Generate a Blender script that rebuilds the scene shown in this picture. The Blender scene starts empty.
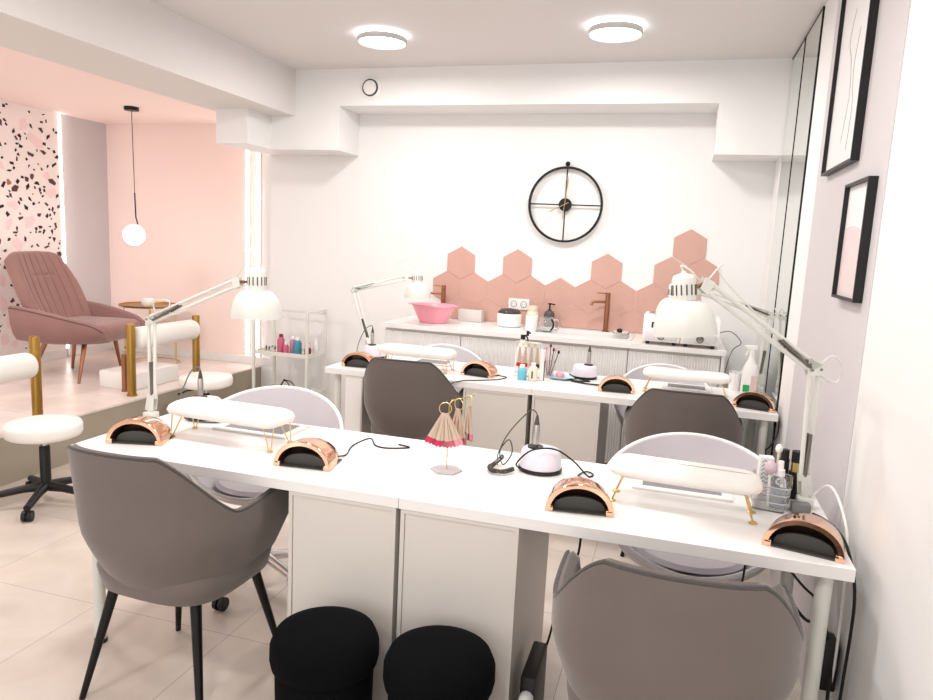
import bpy, bmesh, math, random
from mathutils import Vector, Matrix
random.seed(7)
PI = math.pi
sc = bpy.context.scene
C = sc.collection

# ------------------------------------------------------------------ camera, world, lights, exposure
F_PX = 704.708
yaw, pitch, roll = 0.28409, 0.15215, 0.04841
cy_, sy_, cp_, sp_, cr_, sr_ = math.cos(yaw), math.sin(yaw), math.cos(pitch), math.sin(pitch), math.cos(roll), math.sin(roll)
fw = Vector((-sy_*cp_, cy_*cp_, -sp_)); rr = Vector((cy_, sy_, 0)); uu = rr.cross(fw)
r2 = cr_*rr + sr_*uu; u2 = -sr_*rr + cr_*uu
cam = bpy.data.cameras.new('camera'); camo = bpy.data.objects.new('camera', cam); C.objects.link(camo)
cam.sensor_fit = 'HORIZONTAL'; cam.sensor_width = 36; cam.lens = F_PX/933*36; cam.clip_start = .02
M = Matrix((r2, u2, -fw)).transposed().to_4x4(); M.translation = Vector((1.91781, -1.83049, 1.4775))
camo.matrix_world = M
sc.camera = camo
sc.view_settings.view_transform = 'Standard'; sc.view_settings.look = 'None'
sc.view_settings.gamma = 1; sc.view_settings.use_curve_mapping = False
sc.view_settings.exposure = 0.2
w = bpy.data.worlds.new('world'); sc.world = w; w.use_nodes = True
bg = w.node_tree.nodes['Background']; bg.inputs[0].default_value = (1.0, .965, .95, 1); bg.inputs[1].default_value = .62

def area(name, loc, size, power, col=(1, .97, .94), rot=(0, 0, 0), shape='DISK', size_y=None):
    l = bpy.data.lights.new(name, 'AREA'); l.shape = shape; l.size = size; l.energy = power; l.color = col
    if size_y: l.size_y = size_y
    o = bpy.data.objects.new(name, l); C.objects.link(o); o.location = loc; o.rotation_euler = rot
    return o
LIGHTS = [(.155, 2.15), (1.49, 2.15), (.155, .15), (1.49, .15), (.155, -1.9), (1.49, -1.9)]
for x, y in LIGHTS:
    area('ceiling_lamp_light', (x, y, 2.585), .27, 14)
area('front_fill_light', (.6, -4.4, 1.5), 4.5, 38, (1, .99, .98), (PI/2, 0, 0), 'RECTANGLE', 2.2)  # added fill from the open end behind the camera, no window there
area('dais_fill_light', (-2.3, .9, 2.37), .5, 20, (1, .97, .95))  # added unseen light over the dais, without a lamp fixture

# ------------------------------------------------------------------ helpers
def lin(c): return tuple(((v/255+.055)/1.055)**2.4 if v/255 > .04045 else v/255/12.92 for v in c)
MATS = {}
def mat(name, rgb, rough=.5, metal=0., bump=0., bscale=40., var=0., vscale=6., spec=.5, coat=0., sheen=0., trans=0., emit=0., alpha=1., ior=1.45):
    if name in MATS: return MATS[name]
    m = bpy.data.materials.new(name); m.use_nodes = True; nt = m.node_tree; b = nt.nodes['Principled BSDF']
    col = lin(rgb) + (1,)
    b.inputs['Base Color'].default_value = col; b.inputs['Roughness'].default_value = rough; b.inputs['Metallic'].default_value = metal
    b.inputs['Specular IOR Level'].default_value = spec; b.inputs['Coat Weight'].default_value = coat
    b.inputs['Sheen Weight'].default_value = sheen; b.inputs['Sheen Roughness'].default_value = .4
    b.inputs['Transmission Weight'].default_value = trans; b.inputs['IOR'].default_value = ior; b.inputs['Alpha'].default_value = alpha
    if emit: b.inputs['Emission Color'].default_value = col; b.inputs['Emission Strength'].default_value = emit
    tc = nt.nodes.new('ShaderNodeTexCoord')
    if var:
        n = nt.nodes.new('ShaderNodeTexNoise'); n.inputs['Scale'].default_value = vscale; n.inputs['Detail'].default_value = 5
        mx = nt.nodes.new('ShaderNodeMix'); mx.data_type = 'RGBA'
        nt.links.new(tc.outputs['Object'], n.inputs['Vector']); nt.links.new(n.outputs['Fac'], mx.inputs[0])
        mx.inputs[6].default_value = tuple(v*(1-var) for v in col[:3])+(1,); mx.inputs[7].default_value = tuple(min(1, v*(1+var)) for v in col[:3])+(1,)
        nt.links.new(mx.outputs[2], b.inputs['Base Color'])
    if 0 < bump <= .02:
        n3 = nt.nodes.new('ShaderNodeTexNoise'); n3.inputs['Scale'].default_value = 5; mr = nt.nodes.new('ShaderNodeMapRange'); mr.inputs[3].default_value = max(0, rough-.03); mr.inputs[4].default_value = rough+.03
        nt.links.new(tc.outputs['Object'], n3.inputs['Vector']); nt.links.new(n3.outputs['Fac'], mr.inputs[0]); nt.links.new(mr.outputs[0], b.inputs['Roughness'])
    if bump > .02:
        n2 = nt.nodes.new('ShaderNodeTexNoise'); n2.inputs['Scale'].default_value = bscale; n2.inputs['Detail'].default_value = 3
        bp = nt.nodes.new('ShaderNodeBump'); bp.inputs['Strength'].default_value = bump; bp.inputs['Distance'].default_value = .01
        nt.links.new(tc.outputs['Object'], n2.inputs['Vector']); nt.links.new(n2.outputs['Fac'], bp.inputs['Height']); nt.links.new(bp.outputs['Normal'], b.inputs['Normal'])
    MATS[name] = m
    return m

class MB:
    def __init__(s): s.bm = bmesh.new(); s.mi = 0
    def _f(s, vs):
        try: f = s.bm.faces.new(vs); f.material_index = s.mi; return f
        except ValueError: return None
    def box(s, x0, x1, y0, y1, z0, z1, bev=0., seg=2, mtx=None):
        t = bmesh.new(); bmesh.ops.create_cube(t, size=1)
        for v in t.verts: v.co = Vector((x0+(v.co.x+.5)*(x1-x0), y0+(v.co.y+.5)*(y1-y0), z0+(v.co.z+.5)*(z1-z0)))
        if bev: bmesh.ops.bevel(t, geom=t.edges[:], offset=bev, segments=seg, profile=.5, affect='EDGES', clamp_overlap=True)
        s.add(t, mtx); return s
    def add(s, t, mtx=None):
        if mtx is not None: bmesh.ops.transform(t, matrix=mtx, verts=t.verts)
        mp = {v: s.bm.verts.new(v.co) for v in t.verts}
        for f in t.faces:
            s._f([mp[v] for v in f.verts])
        t.free()
    def rings(s, rings, cap0=True, cap1=True, closed=True):
        R = [[s.bm.verts.new(p) for p in r] for r in rings]
        for a, b in zip(R, R[1:]):
            n = len(a)
            for i in range(n if closed else n-1):
                j = (i+1) % n
                s._f([a[i], a[j], b[j], b[i]])
        if cap0: s._f(list(reversed(R[0])))
        if cap1: s._f(R[-1])
        return s
    def cyl(s, p0, p1, r0, r1=None, n=16):
        if r1 is None: r1 = r0
        return s.tube([p0, p1], [r0, r1], n)
    def tube(s, pts, r, n=10, smooth=0, caps=True):
        P = [Vector(p) for p in pts]
        if smooth: P = crom(P, smooth)
        R = r if isinstance(r, (list, tuple)) else [r]*len(P)
        if len(R) != len(P): R = [R[0]+(R[-1]-R[0])*i/(len(P)-1) for i in range(len(P))]
        rings = []; prev = None
        for i, p in enumerate(P):
            t = (P[min(i+1, len(P)-1)]-P[max(i-1, 0)])
            if t.length < 1e-9: t = Vector((0, 0, 1))
            t.normalize()
            if prev is None:
                a = Vector((0, 0, 1)) if abs(t.z) < .9 else Vector((1, 0, 0))
                u = t.cross(a).normalized()
            else:
                u = (prev - t*prev.dot(t)); u = u.normalized() if u.length > 1e-6 else t.orthogonal().normalized()
            prev = u; v = t.cross(u)
            rings.append([p + (u*math.cos(k*2*PI/n)+v*math.sin(k*2*PI/n))*R[i] for k in range(n)])
        return s.rings(rings, caps, caps)
    def loop(s, pts, r, n=8):
        P = [Vector(p) for p in pts]; N = len(P); rings = []
        prev = None
        for i, p in enumerate(P):
            t = (P[(i+1) % N]-P[i-1]).normalized()
            u = t.cross(Vector((0, 0, 1))) if prev is None else prev - t*prev.dot(t)
            if u.length < 1e-4: u = t.orthogonal()
            u.normalize(); prev = u; v = t.cross(u)
            rings.append([p + (u*math.cos(k*2*PI/n)+v*math.sin(k*2*PI/n))*r for k in range(n)])
        rings.append(rings[0])
        return s.rings(rings, False, False)
    def lathe(s, prof, c=(0, 0, 0), n=24, mtx=None, cap0=True, cap1=True, sx=1, sy=1):
        c = Vector(c); rings = []
        for r, z in prof:
            ring = [Vector((r*math.cos(k*2*PI/n)*sx, r*math.sin(k*2*PI/n)*sy, z)) for k in range(n)]
            if mtx is not None: ring = [mtx @ v for v in ring]
            rings.append([v + c for v in ring])
        return s.rings(rings, cap0, cap1)
    def sphere(s, c, r, n=16, sz=1):
        return s.lathe([(max(1e-4, r*math.sin(PI*i/10)), -r*sz*math.cos(PI*i/10)) for i in range(11)], c, n)
    def prism(s, poly, z0, z1, mtx=None):
        a = [Vector((x, y, z0)) for x, y in poly]; b = [Vector((x, y, z1)) for x, y in poly]
        if mtx is not None: a = [mtx @ v for v in a]; b = [mtx @ v for v in b]
        return s.rings([a, b])
    def build(s, name, m, parent=None, smooth=40, loc=None):
        bmesh.ops.remove_doubles(s.bm, verts=s.bm.verts, dist=1e-6)
        bmesh.ops.recalc_face_normals(s.bm, faces=s.bm.faces)
        me = bpy.data.meshes.new(name); s.bm.to_mesh(me); s.bm.free()
        for mm in (m if isinstance(m, (list, tuple)) else [m]): me.materials.append(mm)
        if smooth and len(me.polygons):
            for p in me.polygons: p.use_smooth = True
            me.set_sharp_from_angle(angle=math.radians(smooth))
        o = bpy.data.objects.new(name, me); C.objects.link(o)
        if parent: o.parent = parent
        if loc: o.location = loc
        return o

def crom(P, k):
    out = []
    for i in range(len(P)-1):
        p0 = P[max(i-1, 0)]; p1 = P[i]; p2 = P[i+1]; p3 = P[min(i+2, len(P)-1)]
        for j in range(k):
            t = j/k
            out.append(.5*((2*p1)+(p2-p0)*t+(2*p0-5*p1+4*p2-p3)*t*t+(3*p1-p0-3*p2+p3)*t**3))
    out.append(P[-1]); return out

def tag(o, label, cat, group=None):
    o['label'] = label; o['category'] = cat
    if group: o['group'] = group
    return o
def thing(name, label, cat, loc=(0, 0, 0), rz=0., group=None):
    o = bpy.data.objects.new(name, None); C.objects.link(o); o.location = loc; o.rotation_euler = (0, 0, rz); o.empty_display_size = .05
    return tag(o, label, cat, group)
def struct(o): o['kind'] = 'structure'; return o
KIDS = {}
def dup(root, loc, rz, label, group=None):
    r = root.copy(); C.objects.link(r); r.location = loc; r.rotation_euler = (0, 0, rz); r['label'] = label
    if group: r['group'] = group
    for ch in [o for o in list(C.objects) if o.parent == root]:
        c = ch.copy(); C.objects.link(c); c.parent = r
        for g in [o for o in list(C.objects) if o.parent == ch]:
            d = g.copy(); C.objects.link(d); d.parent = c
    return r

# ------------------------------------------------------------------ materials
WALL = mat('white_wall_paint', (238, 237, 236), .7, bump=.03, bscale=90)
CEIL = mat('ceiling_paint', (226, 222, 220), .8, bump=.02, bscale=60)
LILAC = mat('lilac_grey_paint', (208, 203, 205), .75, bump=.03, bscale=90)
PINK = mat('pink_wall_paint', (252, 231, 225), .7, bump=.03, bscale=80)
TABLE = mat('white_laminate', (242, 240, 238), .22, bump=.01, bscale=200, spec=.5)
CABW = mat('white_cabinet', (219, 213, 206), .4, bump=.01, bscale=150)
WPLA = mat('white_plastic', (240, 238, 236), .35, bump=.01, bscale=50)
WMET = mat('white_enamel', (220, 220, 213), .3, bump=.01, bscale=60)
LEATH = mat('white_leatherette', (243, 240, 235), .4, bump=.08, bscale=180)
BLACK = mat('black_plastic', (18, 18, 19), .45, bump=.03, bscale=90)
BLKMET = mat('black_metal', (14, 15, 16), .35, metal=.3, bump=.02, bscale=90)
VELV = mat('grey_velvet', (112, 103, 99), .85, bump=.12, bscale=300, var=.10, vscale=5, sheen=.35, spec=.2)
VELVD = mat('grey_velvet_piping', (78, 73, 71), .8, bump=.1, bscale=300, sheen=.3)
LSHELL = mat('pale_lilac_shell', (214, 208, 213), .45, bump=.02, bscale=60)
LRIM = mat('white_shell_rim', (243, 241, 243), .4, bump=.01, bscale=60)
COPPER = mat('rose_gold_chrome', (240, 192, 162), .1, metal=1, bump=.10, bscale=14)
DGREY = mat('dark_grey_plastic', (74, 72, 68), .5, bump=.03, bscale=120)
BRASS = mat('brass_wire', (218, 194, 132), .3, metal=1, bump=.02, bscale=100)
GOLD = mat('brushed_gold_post', (168, 132, 66), .32, metal=.9, bump=.05, bscale=120)
BRONZE = mat('copper_bronze', (164, 116, 90), .28, metal=1, bump=.03, bscale=120)
STEEL = mat('steel', (190, 188, 184), .28, metal=1, bump=.02, bscale=120)
SPRINGM = mat('spring_steel', (120, 112, 106), .35, metal=.8, bump=.4, bscale=500)
MESHG = mat('grey_filter_mesh', (150, 147, 149), .8, bump=.5, bscale=600, var=.2, vscale=400)
FABB = mat('black_pouf_fabric', (9, 10, 12), .95, bump=.3, bscale=350, spec=.1)
ROSE = mat('dusty_rose_velvet', (150, 115, 110), .85, bump=.12, bscale=250, var=.14, vscale=7, sheen=.4, spec=.2)
ROSED = mat('dusty_rose_stitching', (104, 72, 70), .85, bump=.1, bscale=250, sheen=.2)
TILE = mat('terracotta_pink_tile', (205, 163, 150), .6, bump=.06, bscale=40, var=.06, vscale=9)
GROUT = mat('pink_grout', (226, 192, 182), .8, bump=.05, bscale=90)
PBOWL = mat('pink_plastic', (240, 160, 176), .3, bump=.01, bscale=60)
CLEAR = mat('clear_acrylic', (250, 250, 250), .05, trans=.9, bump=.01, bscale=60, ior=1.3)
CHROME = mat('chrome', (215, 215, 215), .1, metal=1, bump=.01, bscale=60)
RISER = mat('dais_riser_tile', (168, 158, 142), .5, bump=.04, bscale=60, var=.08, vscale=4)
GREYP = mat('grey_plastic', (118, 118, 118), .5, bump=.02, bscale=90)
TEAL = mat('blue_plastic', (110, 190, 212), .3, bump=.01, bscale=60)
GREEN = mat('green_label', (30, 160, 92), .5, bump=.01, bscale=60)
CREAM = mat('cream_plastic', (232, 222, 200), .4, bump=.01, bscale=60)
PINKL = mat('pink_plastic_label', (196, 96, 122), .4, bump=.01, bscale=60)
TEALL = mat('teal_label', (70, 140, 160), .4, bump=.01, bscale=60)
MAROON = mat('dark_red_label', (110, 40, 56), .4, bump=.01, bscale=60)
def led(name, rgb, s): return mat(name, rgb, .5, emit=s, bump=.001)
LEDW = led('led_strip_glow', (255, 246, 238), 9)
DIFF = led('lamp_diffuser_glow', (255, 253, 250), 7)
GLOBE = led('globe_glow', (255, 244, 232), 5)
def mirror_mat():
    m = bpy.data.materials.new('mirror_glass'); m.use_nodes = True; nt = m.node_tree; b = nt.nodes['Principled BSDF']
    b.inputs['Base Color'].default_value = (.80, .83, .80, 1); b.inputs['Metallic'].default_value = 1; b.inputs['Roughness'].default_value = .02
    n = nt.nodes.new('ShaderNodeTexNoise'); n.inputs['Scale'].default_value = 2; r = nt.nodes.new('ShaderNodeMapRange'); r.inputs[3].default_value = .01; r.inputs[4].default_value = .04
    nt.links.new(n.outputs['Fac'], r.inputs[0]); nt.links.new(r.outputs[0], b.inputs['Roughness']); return m
MIRR = mirror_mat()
def floor_mat(name, base, ox, oy, size=.6):
    m = bpy.data.materials.new(name); m.use_nodes = True; nt = m.node_tree; b = nt.nodes['Principled BSDF']; N = nt.nodes.new; L = nt.links.new
    tc = N('ShaderNodeTexCoord'); mp = N('ShaderNodeMapping'); mp.inputs['Location'].default_value = (-ox, -oy, 0)
    L(tc.outputs['Object'], mp.inputs['Vector'])
    br = N('ShaderNodeTexBrick'); br.offset = 0; br.inputs['Scale'].default_value = 1; br.inputs['Brick Width'].default_value = size; br.inputs['Row Height'].default_value = size
    br.inputs['Mortar Size'].default_value = .0016; br.inputs['Mortar Smooth'].default_value = .3
    br.inputs['Color1'].default_value = lin(base)+(1,); br.inputs['Color2'].default_value = lin(tuple(c*.985 for c in base))+(1,)
    br.inputs['Mortar'].default_value = lin(tuple(c*.74 for c in base))+(1,)
    L(mp.outputs[0], br.inputs['Vector'])
    n = N('ShaderNodeTexNoise'); n.inputs['Scale'].default_value = 3.2; n.inputs['Detail'].default_value = 9; n.inputs['Distortion'].default_value = 1.2; L(tc.outputs['Object'], n.inputs['Vector'])
    cr = N('ShaderNodeValToRGB'); cr.color_ramp.elements[0].position = .35; cr.color_ramp.elements[0].color = (.86, .83, .80, 1); cr.color_ramp.elements[1].position = .62; cr.color_ramp.elements[1].color = (1, 1, 1, 1)
    L(n.outputs['Fac'], cr.inputs[0])
    mx = N('ShaderNodeMix'); mx.data_type = 'RGBA'; mx.blend_type = 'MULTIPLY'; mx.inputs[0].default_value = .8
    L(br.outputs['Color'], mx.inputs[6]); L(cr.outputs[0], mx.inputs[7]); L(mx.outputs[2], b.inputs['Base Color'])
    b.inputs['Roughness'].default_value = .32
    bp = N('ShaderNodeBump'); bp.inputs['Strength'].default_value = .25; bp.inputs['Distance'].default_value = .002; L(br.outputs['Fac'], bp.inputs['Height']); bp.invert = True
    L(bp.outputs['Normal'], b.inputs['Normal']); return m
FLOOR = floor_mat('beige_floor_tile', (218, 207, 197), .45, .25)
DAISF = floor_mat('dais_floor_tile', (236, 224, 217), -1.6, .3)

# ------------------------------------------------------------------ the room
XW, YB, YS, ZC = 2.462, 3.237, 2.899, 2.642
XD, ZD, YP, XL, ZP = -1.6, .29, 3.66, -3.253, 2.39
Y0 = -3.4
def wb(name, m, *a, **k): return struct(MB().box(*a, **k).build(name, m, smooth=0))
wb('floor', FLOOR, XD-.02, XW+.1, Y0, YP+.1, -.1, 0)
o = MB(); o.box(XL-.1, XD, Y0, YP+.1, -.1, ZD-.012); struct(o.build('floor_dais_riser', RISER, smooth=0))
wb('floor_dais', DAISF, XL-.1, XD+.006, Y0, YP+.1, ZD-.012, ZD)
wb('ceiling', CEIL, -1.0, XW+.1, Y0, YP+.1, ZC, ZC+.1)
wb('ceiling_pink', PINK, XL-.1, -1.38, Y0, YP+.1, ZP, ZP+.35)
wb('trim_1', CEIL, -1.38, -.847, Y0, YP, 2.321, ZC+.1)              # long beam
wb('trim_2', WALL, -1.30, -1.045, 2.6, YP, 2.084, 2.321)            # short box below the beam
o = MB()                                                            # soffit along the back wall, with its recess
o.box(-1.045, -.493, YS, YB+.05, 2.084, ZC); o.box(-.493, 2.068, YS, YB+.05, 2.39, ZC); o.box(2.068, XW, YS, YB+.05, 2.084, ZC)
struct(o.build('trim_3', WALL, smooth=0))
wb('wall_back', WALL, -1.255, XW+.1, YB, YB+.15, 0, 2.4)
wb('wall_pink', PINK, XL-.1, -1.60, YP, YP+.1, ZD, ZP+.1)
wb('wall_pink_end', WALL, -1.60, -1.0, YP, YP+.1, 0, ZP+.1)
wb('wall_left', LILAC, XL-.1, XL, 3.12, YP, ZD, ZP)
o = MB(); o.box(XL-.1, XL+.03, Y0, 3.10, ZD, ZP)
TW = mat('terrazzo_ground', (250, 241, 238), .6, bump=.02, bscale=60)
chips = [mat('terrazzo_black', (34, 26, 30), .6, bump=.02), mat('terrazzo_plum', (92, 58, 62), .6, bump=.02), mat('terrazzo_rust', (186, 122, 100), .6, bump=.02), mat('terrazzo_blush', (250, 224, 225), .6, bump=.02)]
rnd = random.Random(11)
def chip(cy, cz, r, n, mi, el=1.):
    a0 = rnd.random()*6.28; rot = rnd.random()*3.14; o.mi = mi
    an = sorted([a0+(k+rnd.uniform(-.3, .3))*2*PI/n for k in range(n)])
    P = []
    for a in an:
        q = r*rnd.uniform(.7, 1.15); y = q*math.cos(a)*el; z = q*math.sin(a)
        P.append((cy+y*math.cos(rot)-z*math.sin(rot), cz+y*math.sin(rot)+z*math.cos(rot)))
    if min(p[0] for p in P) < 1.2 or max(p[0] for p in P) > 3.095 or min(p[1] for p in P) < ZD+.1 or max(p[1] for p in P) > ZP-.01: return
    d = .0315 if mi == 4 else .033
    o.rings([[Vector((XL+.03, y, z)) for y, z in P], [Vector((XL+d, y, z)) for y, z in P]], False, True)
taken = []
def free(y, z, r):
    for a, b, c in taken:
        if math.hypot(y-a, z-b) < (r+c)*1.08: return False
    taken.append((y, z, r)); return True
for cnt, (ra, rb), mis, els in ((46, (.035, .055), (4,), (1.2, 1.6)), (40, (.016, .034), (2, 2, 3), (1.1, 1.7)), (520, (.007, .019), (1, 1, 1, 1, 2), (1.1, 2.2))):
    for _ in range(cnt*2):
        r = rnd.uniform(ra, rb); y = rnd.uniform(1.25, 3.08); z = rnd.uniform(.42, 2.37)
        if free(y, z, r): chip(y, z, r, rnd.choice((5, 6)) if r > .02 else 4, rnd.choice(mis), rnd.uniform(*els))
o.mi = 0
struct(o.build('wall_left_terrazzo', [TW]+chips, smooth=0))
# right wall: white, lilac panel, white strip, mirrors
wb('wall_right', WALL, XW, XW+.1, Y0, YB, 0, ZC)
wb('wall_right_lilac', LILAC, XW-.003, XW, .47, 1.60, .0, ZC)
wb('baseboard_pink', WALL, XL, -1.28, YP-.018, YP, ZD, ZD+.075, bev=.003)
wb('baseboard_end', WALL, XD+.002, -1.28, YP-.018, YP, 0, ZD)
wb('baseboard_left', WALL, XL, XL+.045, 1.0, 3.09, ZD, ZD+.085, bev=.003)
wb('baseboard_left_far', WALL, XL, XL+.018, 3.14, YP, ZD, ZD+.075, bev=.003)
# LED strips (lit channels)
for nm, x, lab in (('led_strip', -1.742, 'vertical white light strip at the right edge of the pink wall, left of the pair'), ('led_strip', -1.635, 'vertical white light strip nearest the white wall, right of the pair')):
    t = thing(nm, lab, 'light strip', (x, YP, ZD+.08))
    MB().box(-.018, .018, -.012, 0, 0, 2.02).build('channel', WALL, t, 0)
    MB().box(-.014, .014, -.018, -.012, .004, 2.016).build('diffuser', LEDW, t, 0)
t = thing('led_strip', 'vertical white light strip between the terrazzo wall and the lilac wall', 'light strip', (XL, 3.11, ZD+.08))
MB().box(0, .02, -.01, .012, 0, 2.02).build('channel', WALL, t, 0)
MB().box(.02, .034, -.008, .010, .004, 2.016).build('diffuser', LEDW, t, 0)

# mirrors
for y0, y1, lab in ((1.954, 2.428, 'tall wall mirror with thin black edge, the nearer of the two'), (2.440, 2.892, 'tall wall mirror with thin black edge, the one beside the back corner')):
    t = thing('wall_mirror', lab, 'mirror', (XW, (y0+y1)/2, .12)); h = (y1-y0)/2
    MB().box(-.006, 0, -h, h, 0, 2.51).build('glass', MIRR, t, 0)
    e = MB(); e.box(-.009, 0, -h-.004, -h, 0, 2.51); e.box(-.009, 0, -h-.004, h, 2.51, 2.514); e.build('edge_trim', BLKMET, t, 0)

# ------------------------------------------------------------------ pictures
ARTW = mat('picture_paper', (238, 236, 236), .5, bump=.01); REFLP = mat('picture_reflection', (224, 208, 208), .6, bump=.01); PEN = mat('pencil_line', (176, 168, 170), .7, bump=.01)
def picture(y0, y1, z0, z1, lab, kind):
    t = thing('framed_picture', lab, 'picture', (XW-.003, (y0+y1)/2, z0)); h = (y1-y0)/2; H = z1-z0; b = .009
    f = MB(); f.box(-.027, 0, -h, -h+b, 0, H); f.box(-.027, 0, h-b, h, 0, H); f.box(-.027, 0, -h+b, h-b, 0, b); f.box(-.027, 0, -h+b, h-b, H-b, H); f.build('frame', BLACK, t, 0)
    MB().box(-.012, -.004, -h+b, h-b, b, H-b).build('paper', ARTW, t, 0)
    g = MB()
    if kind == 0:
        g.tube([(-.0125, .02, .10), (-.0125, -.03, .25), (-.0125, .01, .38), (-.0125, .07, .46), (-.0125, .02, .56)], .0012, 5, 8)
        g.tube([(-.0125, -.08, .06), (-.0125, -.1, .2), (-.0125, -.05, .34), (-.0125, -.09, .47)], .0012, 5, 8)
        g.build('line_drawing', PEN, t)
    else:
        pts = [(-h+b, .012)]+[(h-b, .012)]+[(h-b-(2*h-2*b)*i/10, .012+H*.50+.02*math.sin(i/10*PI)-.05*i/10*0+.03*(1-i/10)) for i in range(11)]
        a = [Vector((-.0125, y, z)) for y, z in pts]; c = [Vector((-.012, y, z)) for y, z in pts]
        g.rings([c, a]); g.build('painted_reflection', REFLP, t, 0)  # pinkish reflection in the glass, painted as a flat shape on the paper
picture(.834, 1.354, 1.805, 2.54, 'large black-framed line drawing hanging high on the right wall', 0)
picture(.550, .866, 1.351, 1.727, 'small black-framed picture with a painted-in reflection, hung lower on the right wall', 1)

# ------------------------------------------------------------------ ceiling lamps
def ceiling_lamp(x, y, lab):
    t = thing('ceiling_lamp', lab, 'ceiling lamp', (x, y, ZC), 0)
    MB().lathe([(.10, -.018), (.10, 0)], n=32).build('mount', WPLA, t)
    MB().lathe([(.118, -.016), (.118, -.003)], n=40, cap0=False, cap1=False).build('halo_ring', led('halo_glow', (235, 244, 255), 10), t)
    MB().lathe([(.128, -.018), (.14, -.018), (.143, -.024), (.143, -.048), (.138, -.050), (.132, -.044), (.128, -.018)], n=48, cap0=False, cap1=False).build('frame', mat('satin_grey_ring', (206, 204, 203), .5, metal=.0, bump=.01), t)
    MB().lathe([(.0001, -.052), (.07, -.051), (.12, -.047), (.131, -.040), (.131, -.018), (.0001, -.018)], n=40).build('diffuser', DIFF, t)
labs = ['round flush ceiling lamp above the left side of the back wall, nearest the extractor vent', 'round flush ceiling lamp above the clock, right of the pair seen']
for (x, y), lb in zip(LIGHTS, labs): ceiling_lamp(x, y, lb)
for o_ in bpy.data.objects:
    if o_.name.startswith('ceiling_lamp_light'): o_.location.z = 2.58
# air vent
t = thing('air_vent', 'round white air vent high on the soffit left of the ceiling lamp', 'vent', (-.251, YS, 2.508))
RX = Matrix.Rotation(PI/2, 4, 'X')
MB().lathe([(.0001, 0), (.082, 0), (.082, .005), (.062, .012), (.0001, .012)], n=36, mtx=RX).build('flange', WPLA, t)
MB().lathe([(.050, .011), (.058, .011), (.058, .020), (.050, .020)], n=36, mtx=RX, cap0=False, cap1=False).build('gap_ring', mat('vent_shadow_gap', (50, 48, 48), .7, bump=.01), t)
MB().lathe([(.0001, .012), (.050, .012), (.048, .024), (.03, .028), (.0001, .029)], n=36, mtx=RX).build('disc', WPLA, t)

# ------------------------------------------------------------------ wall clock
t = thing('wall_clock', 'large round black open-frame wall clock with gold hands above the hexagon tiles', 'clock', (1.118, YB-.03, 1.768))
R = .255
k = MB(); k.lathe([(R-.008, -.010), (R+.008, -.010), (R+.008, .012), (R-.008, .012), (R-.008, -.010)], n=64, mtx=RX, cap0=False, cap1=False); k.build('outer_ring', BLKMET, t)
k = MB(); k.cyl((-R, 0, 0), (R, 0, 0), .0045, n=8); k.cyl((0, 0, -R), (0, 0, R), .0045, n=8); k.build('crossbars', BLKMET, t)
MB().lathe([(.0001, -.024), (.040, -.024), (.045, -.018), (.045, .010), (.0001, .010)], n=32, mtx=RX).build('hub', BLKMET, t)
MB().box(-.03, .03, .01, .03, -.03, .03).build('wall_bracket', BLKMET, t, 0)
k = MB(); k.cyl((0, 0, R), (0, 0, R+.016), .006, n=8); k.sphere((0, 0, R+.026), .017); k.build('finial', BLKMET, t)
GH = mat('clock_hand_gold', (206, 178, 120), .3, metal=.8, bump=.01)
def hand(ang, L, tail, y):
    d = Vector((math.sin(ang), 0, math.cos(ang))); g = MB(); g.tube([-d*tail+Vector((0, y, 0)), d*L*.55+Vector((0, y, 0)), d*L*.7+Vector((0, y, 0)), d*L+Vector((0, y, 0))], [.0025, .0025, .006, .001], 6); g.build('clock_hand', GH, t)
hand(math.radians(5), .19, .10, -.032); hand(math.radians(243), .135, .03, -.036)

# ------------------------------------------------------------------ hexagon tiles (backsplash)
t = struct(bpy.data.objects.new('trim_4', None)); C.objects.link(t)
P_ = .2145; S_ = P_/math.sqrt(3)
hexes = [(1.98, 1.512)] + [(x, 1.320) for x in (.365, .794, 1.437, 1.866, 2.080)] + [(.258+P_*i, 1.133) for i in range(9)] + [(.365+P_*i, .947) for i in range(9)]
k = MB(); g = MB()
for cx, cz in hexes:
    for mb, sc_, y0, y1 in ((k, .985, YB-.010, YB-.001), (g, 1.0, YB-.0075, YB)):
        pts = [(cx+S_*sc_*math.cos(PI/6+i*PI/3), cz+S_*sc_*math.sin(PI/6+i*PI/3)) for i in range(6)]
        pts = [(x, max(z, .902)) for x, z in pts]
        mb.rings([[Vector((x, y1, z)) for x, z in pts], [Vector((x, y0, z)) for x, z in pts]])
k.build('hexagon_tiles', TILE, t, 0); g.build('grout', GROUT, t, 0)
# wall outlet
t = thing('wall_socket', 'white double wall socket on the pink hexagon tiles', 'socket', (.825, YB-.010, 1.045))
MB().box(-.078, .078, -.010, 0, -.04, .04, bev=.004).build('plate', WPLA, t)
for sx in (-.037, .037):
    k = MB(); k.lathe([(.020, .010), (.024, .010), (.024, .0115), (.020, .0115)], (sx, 0, 0), 20, RX, False, False)
    for q in (-.008, .008): k.cyl((sx+q, -.0098, 0), (sx+q, -.0106, 0), .0025, n=8)
    k.build('socket_face', GREYP, t)

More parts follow.
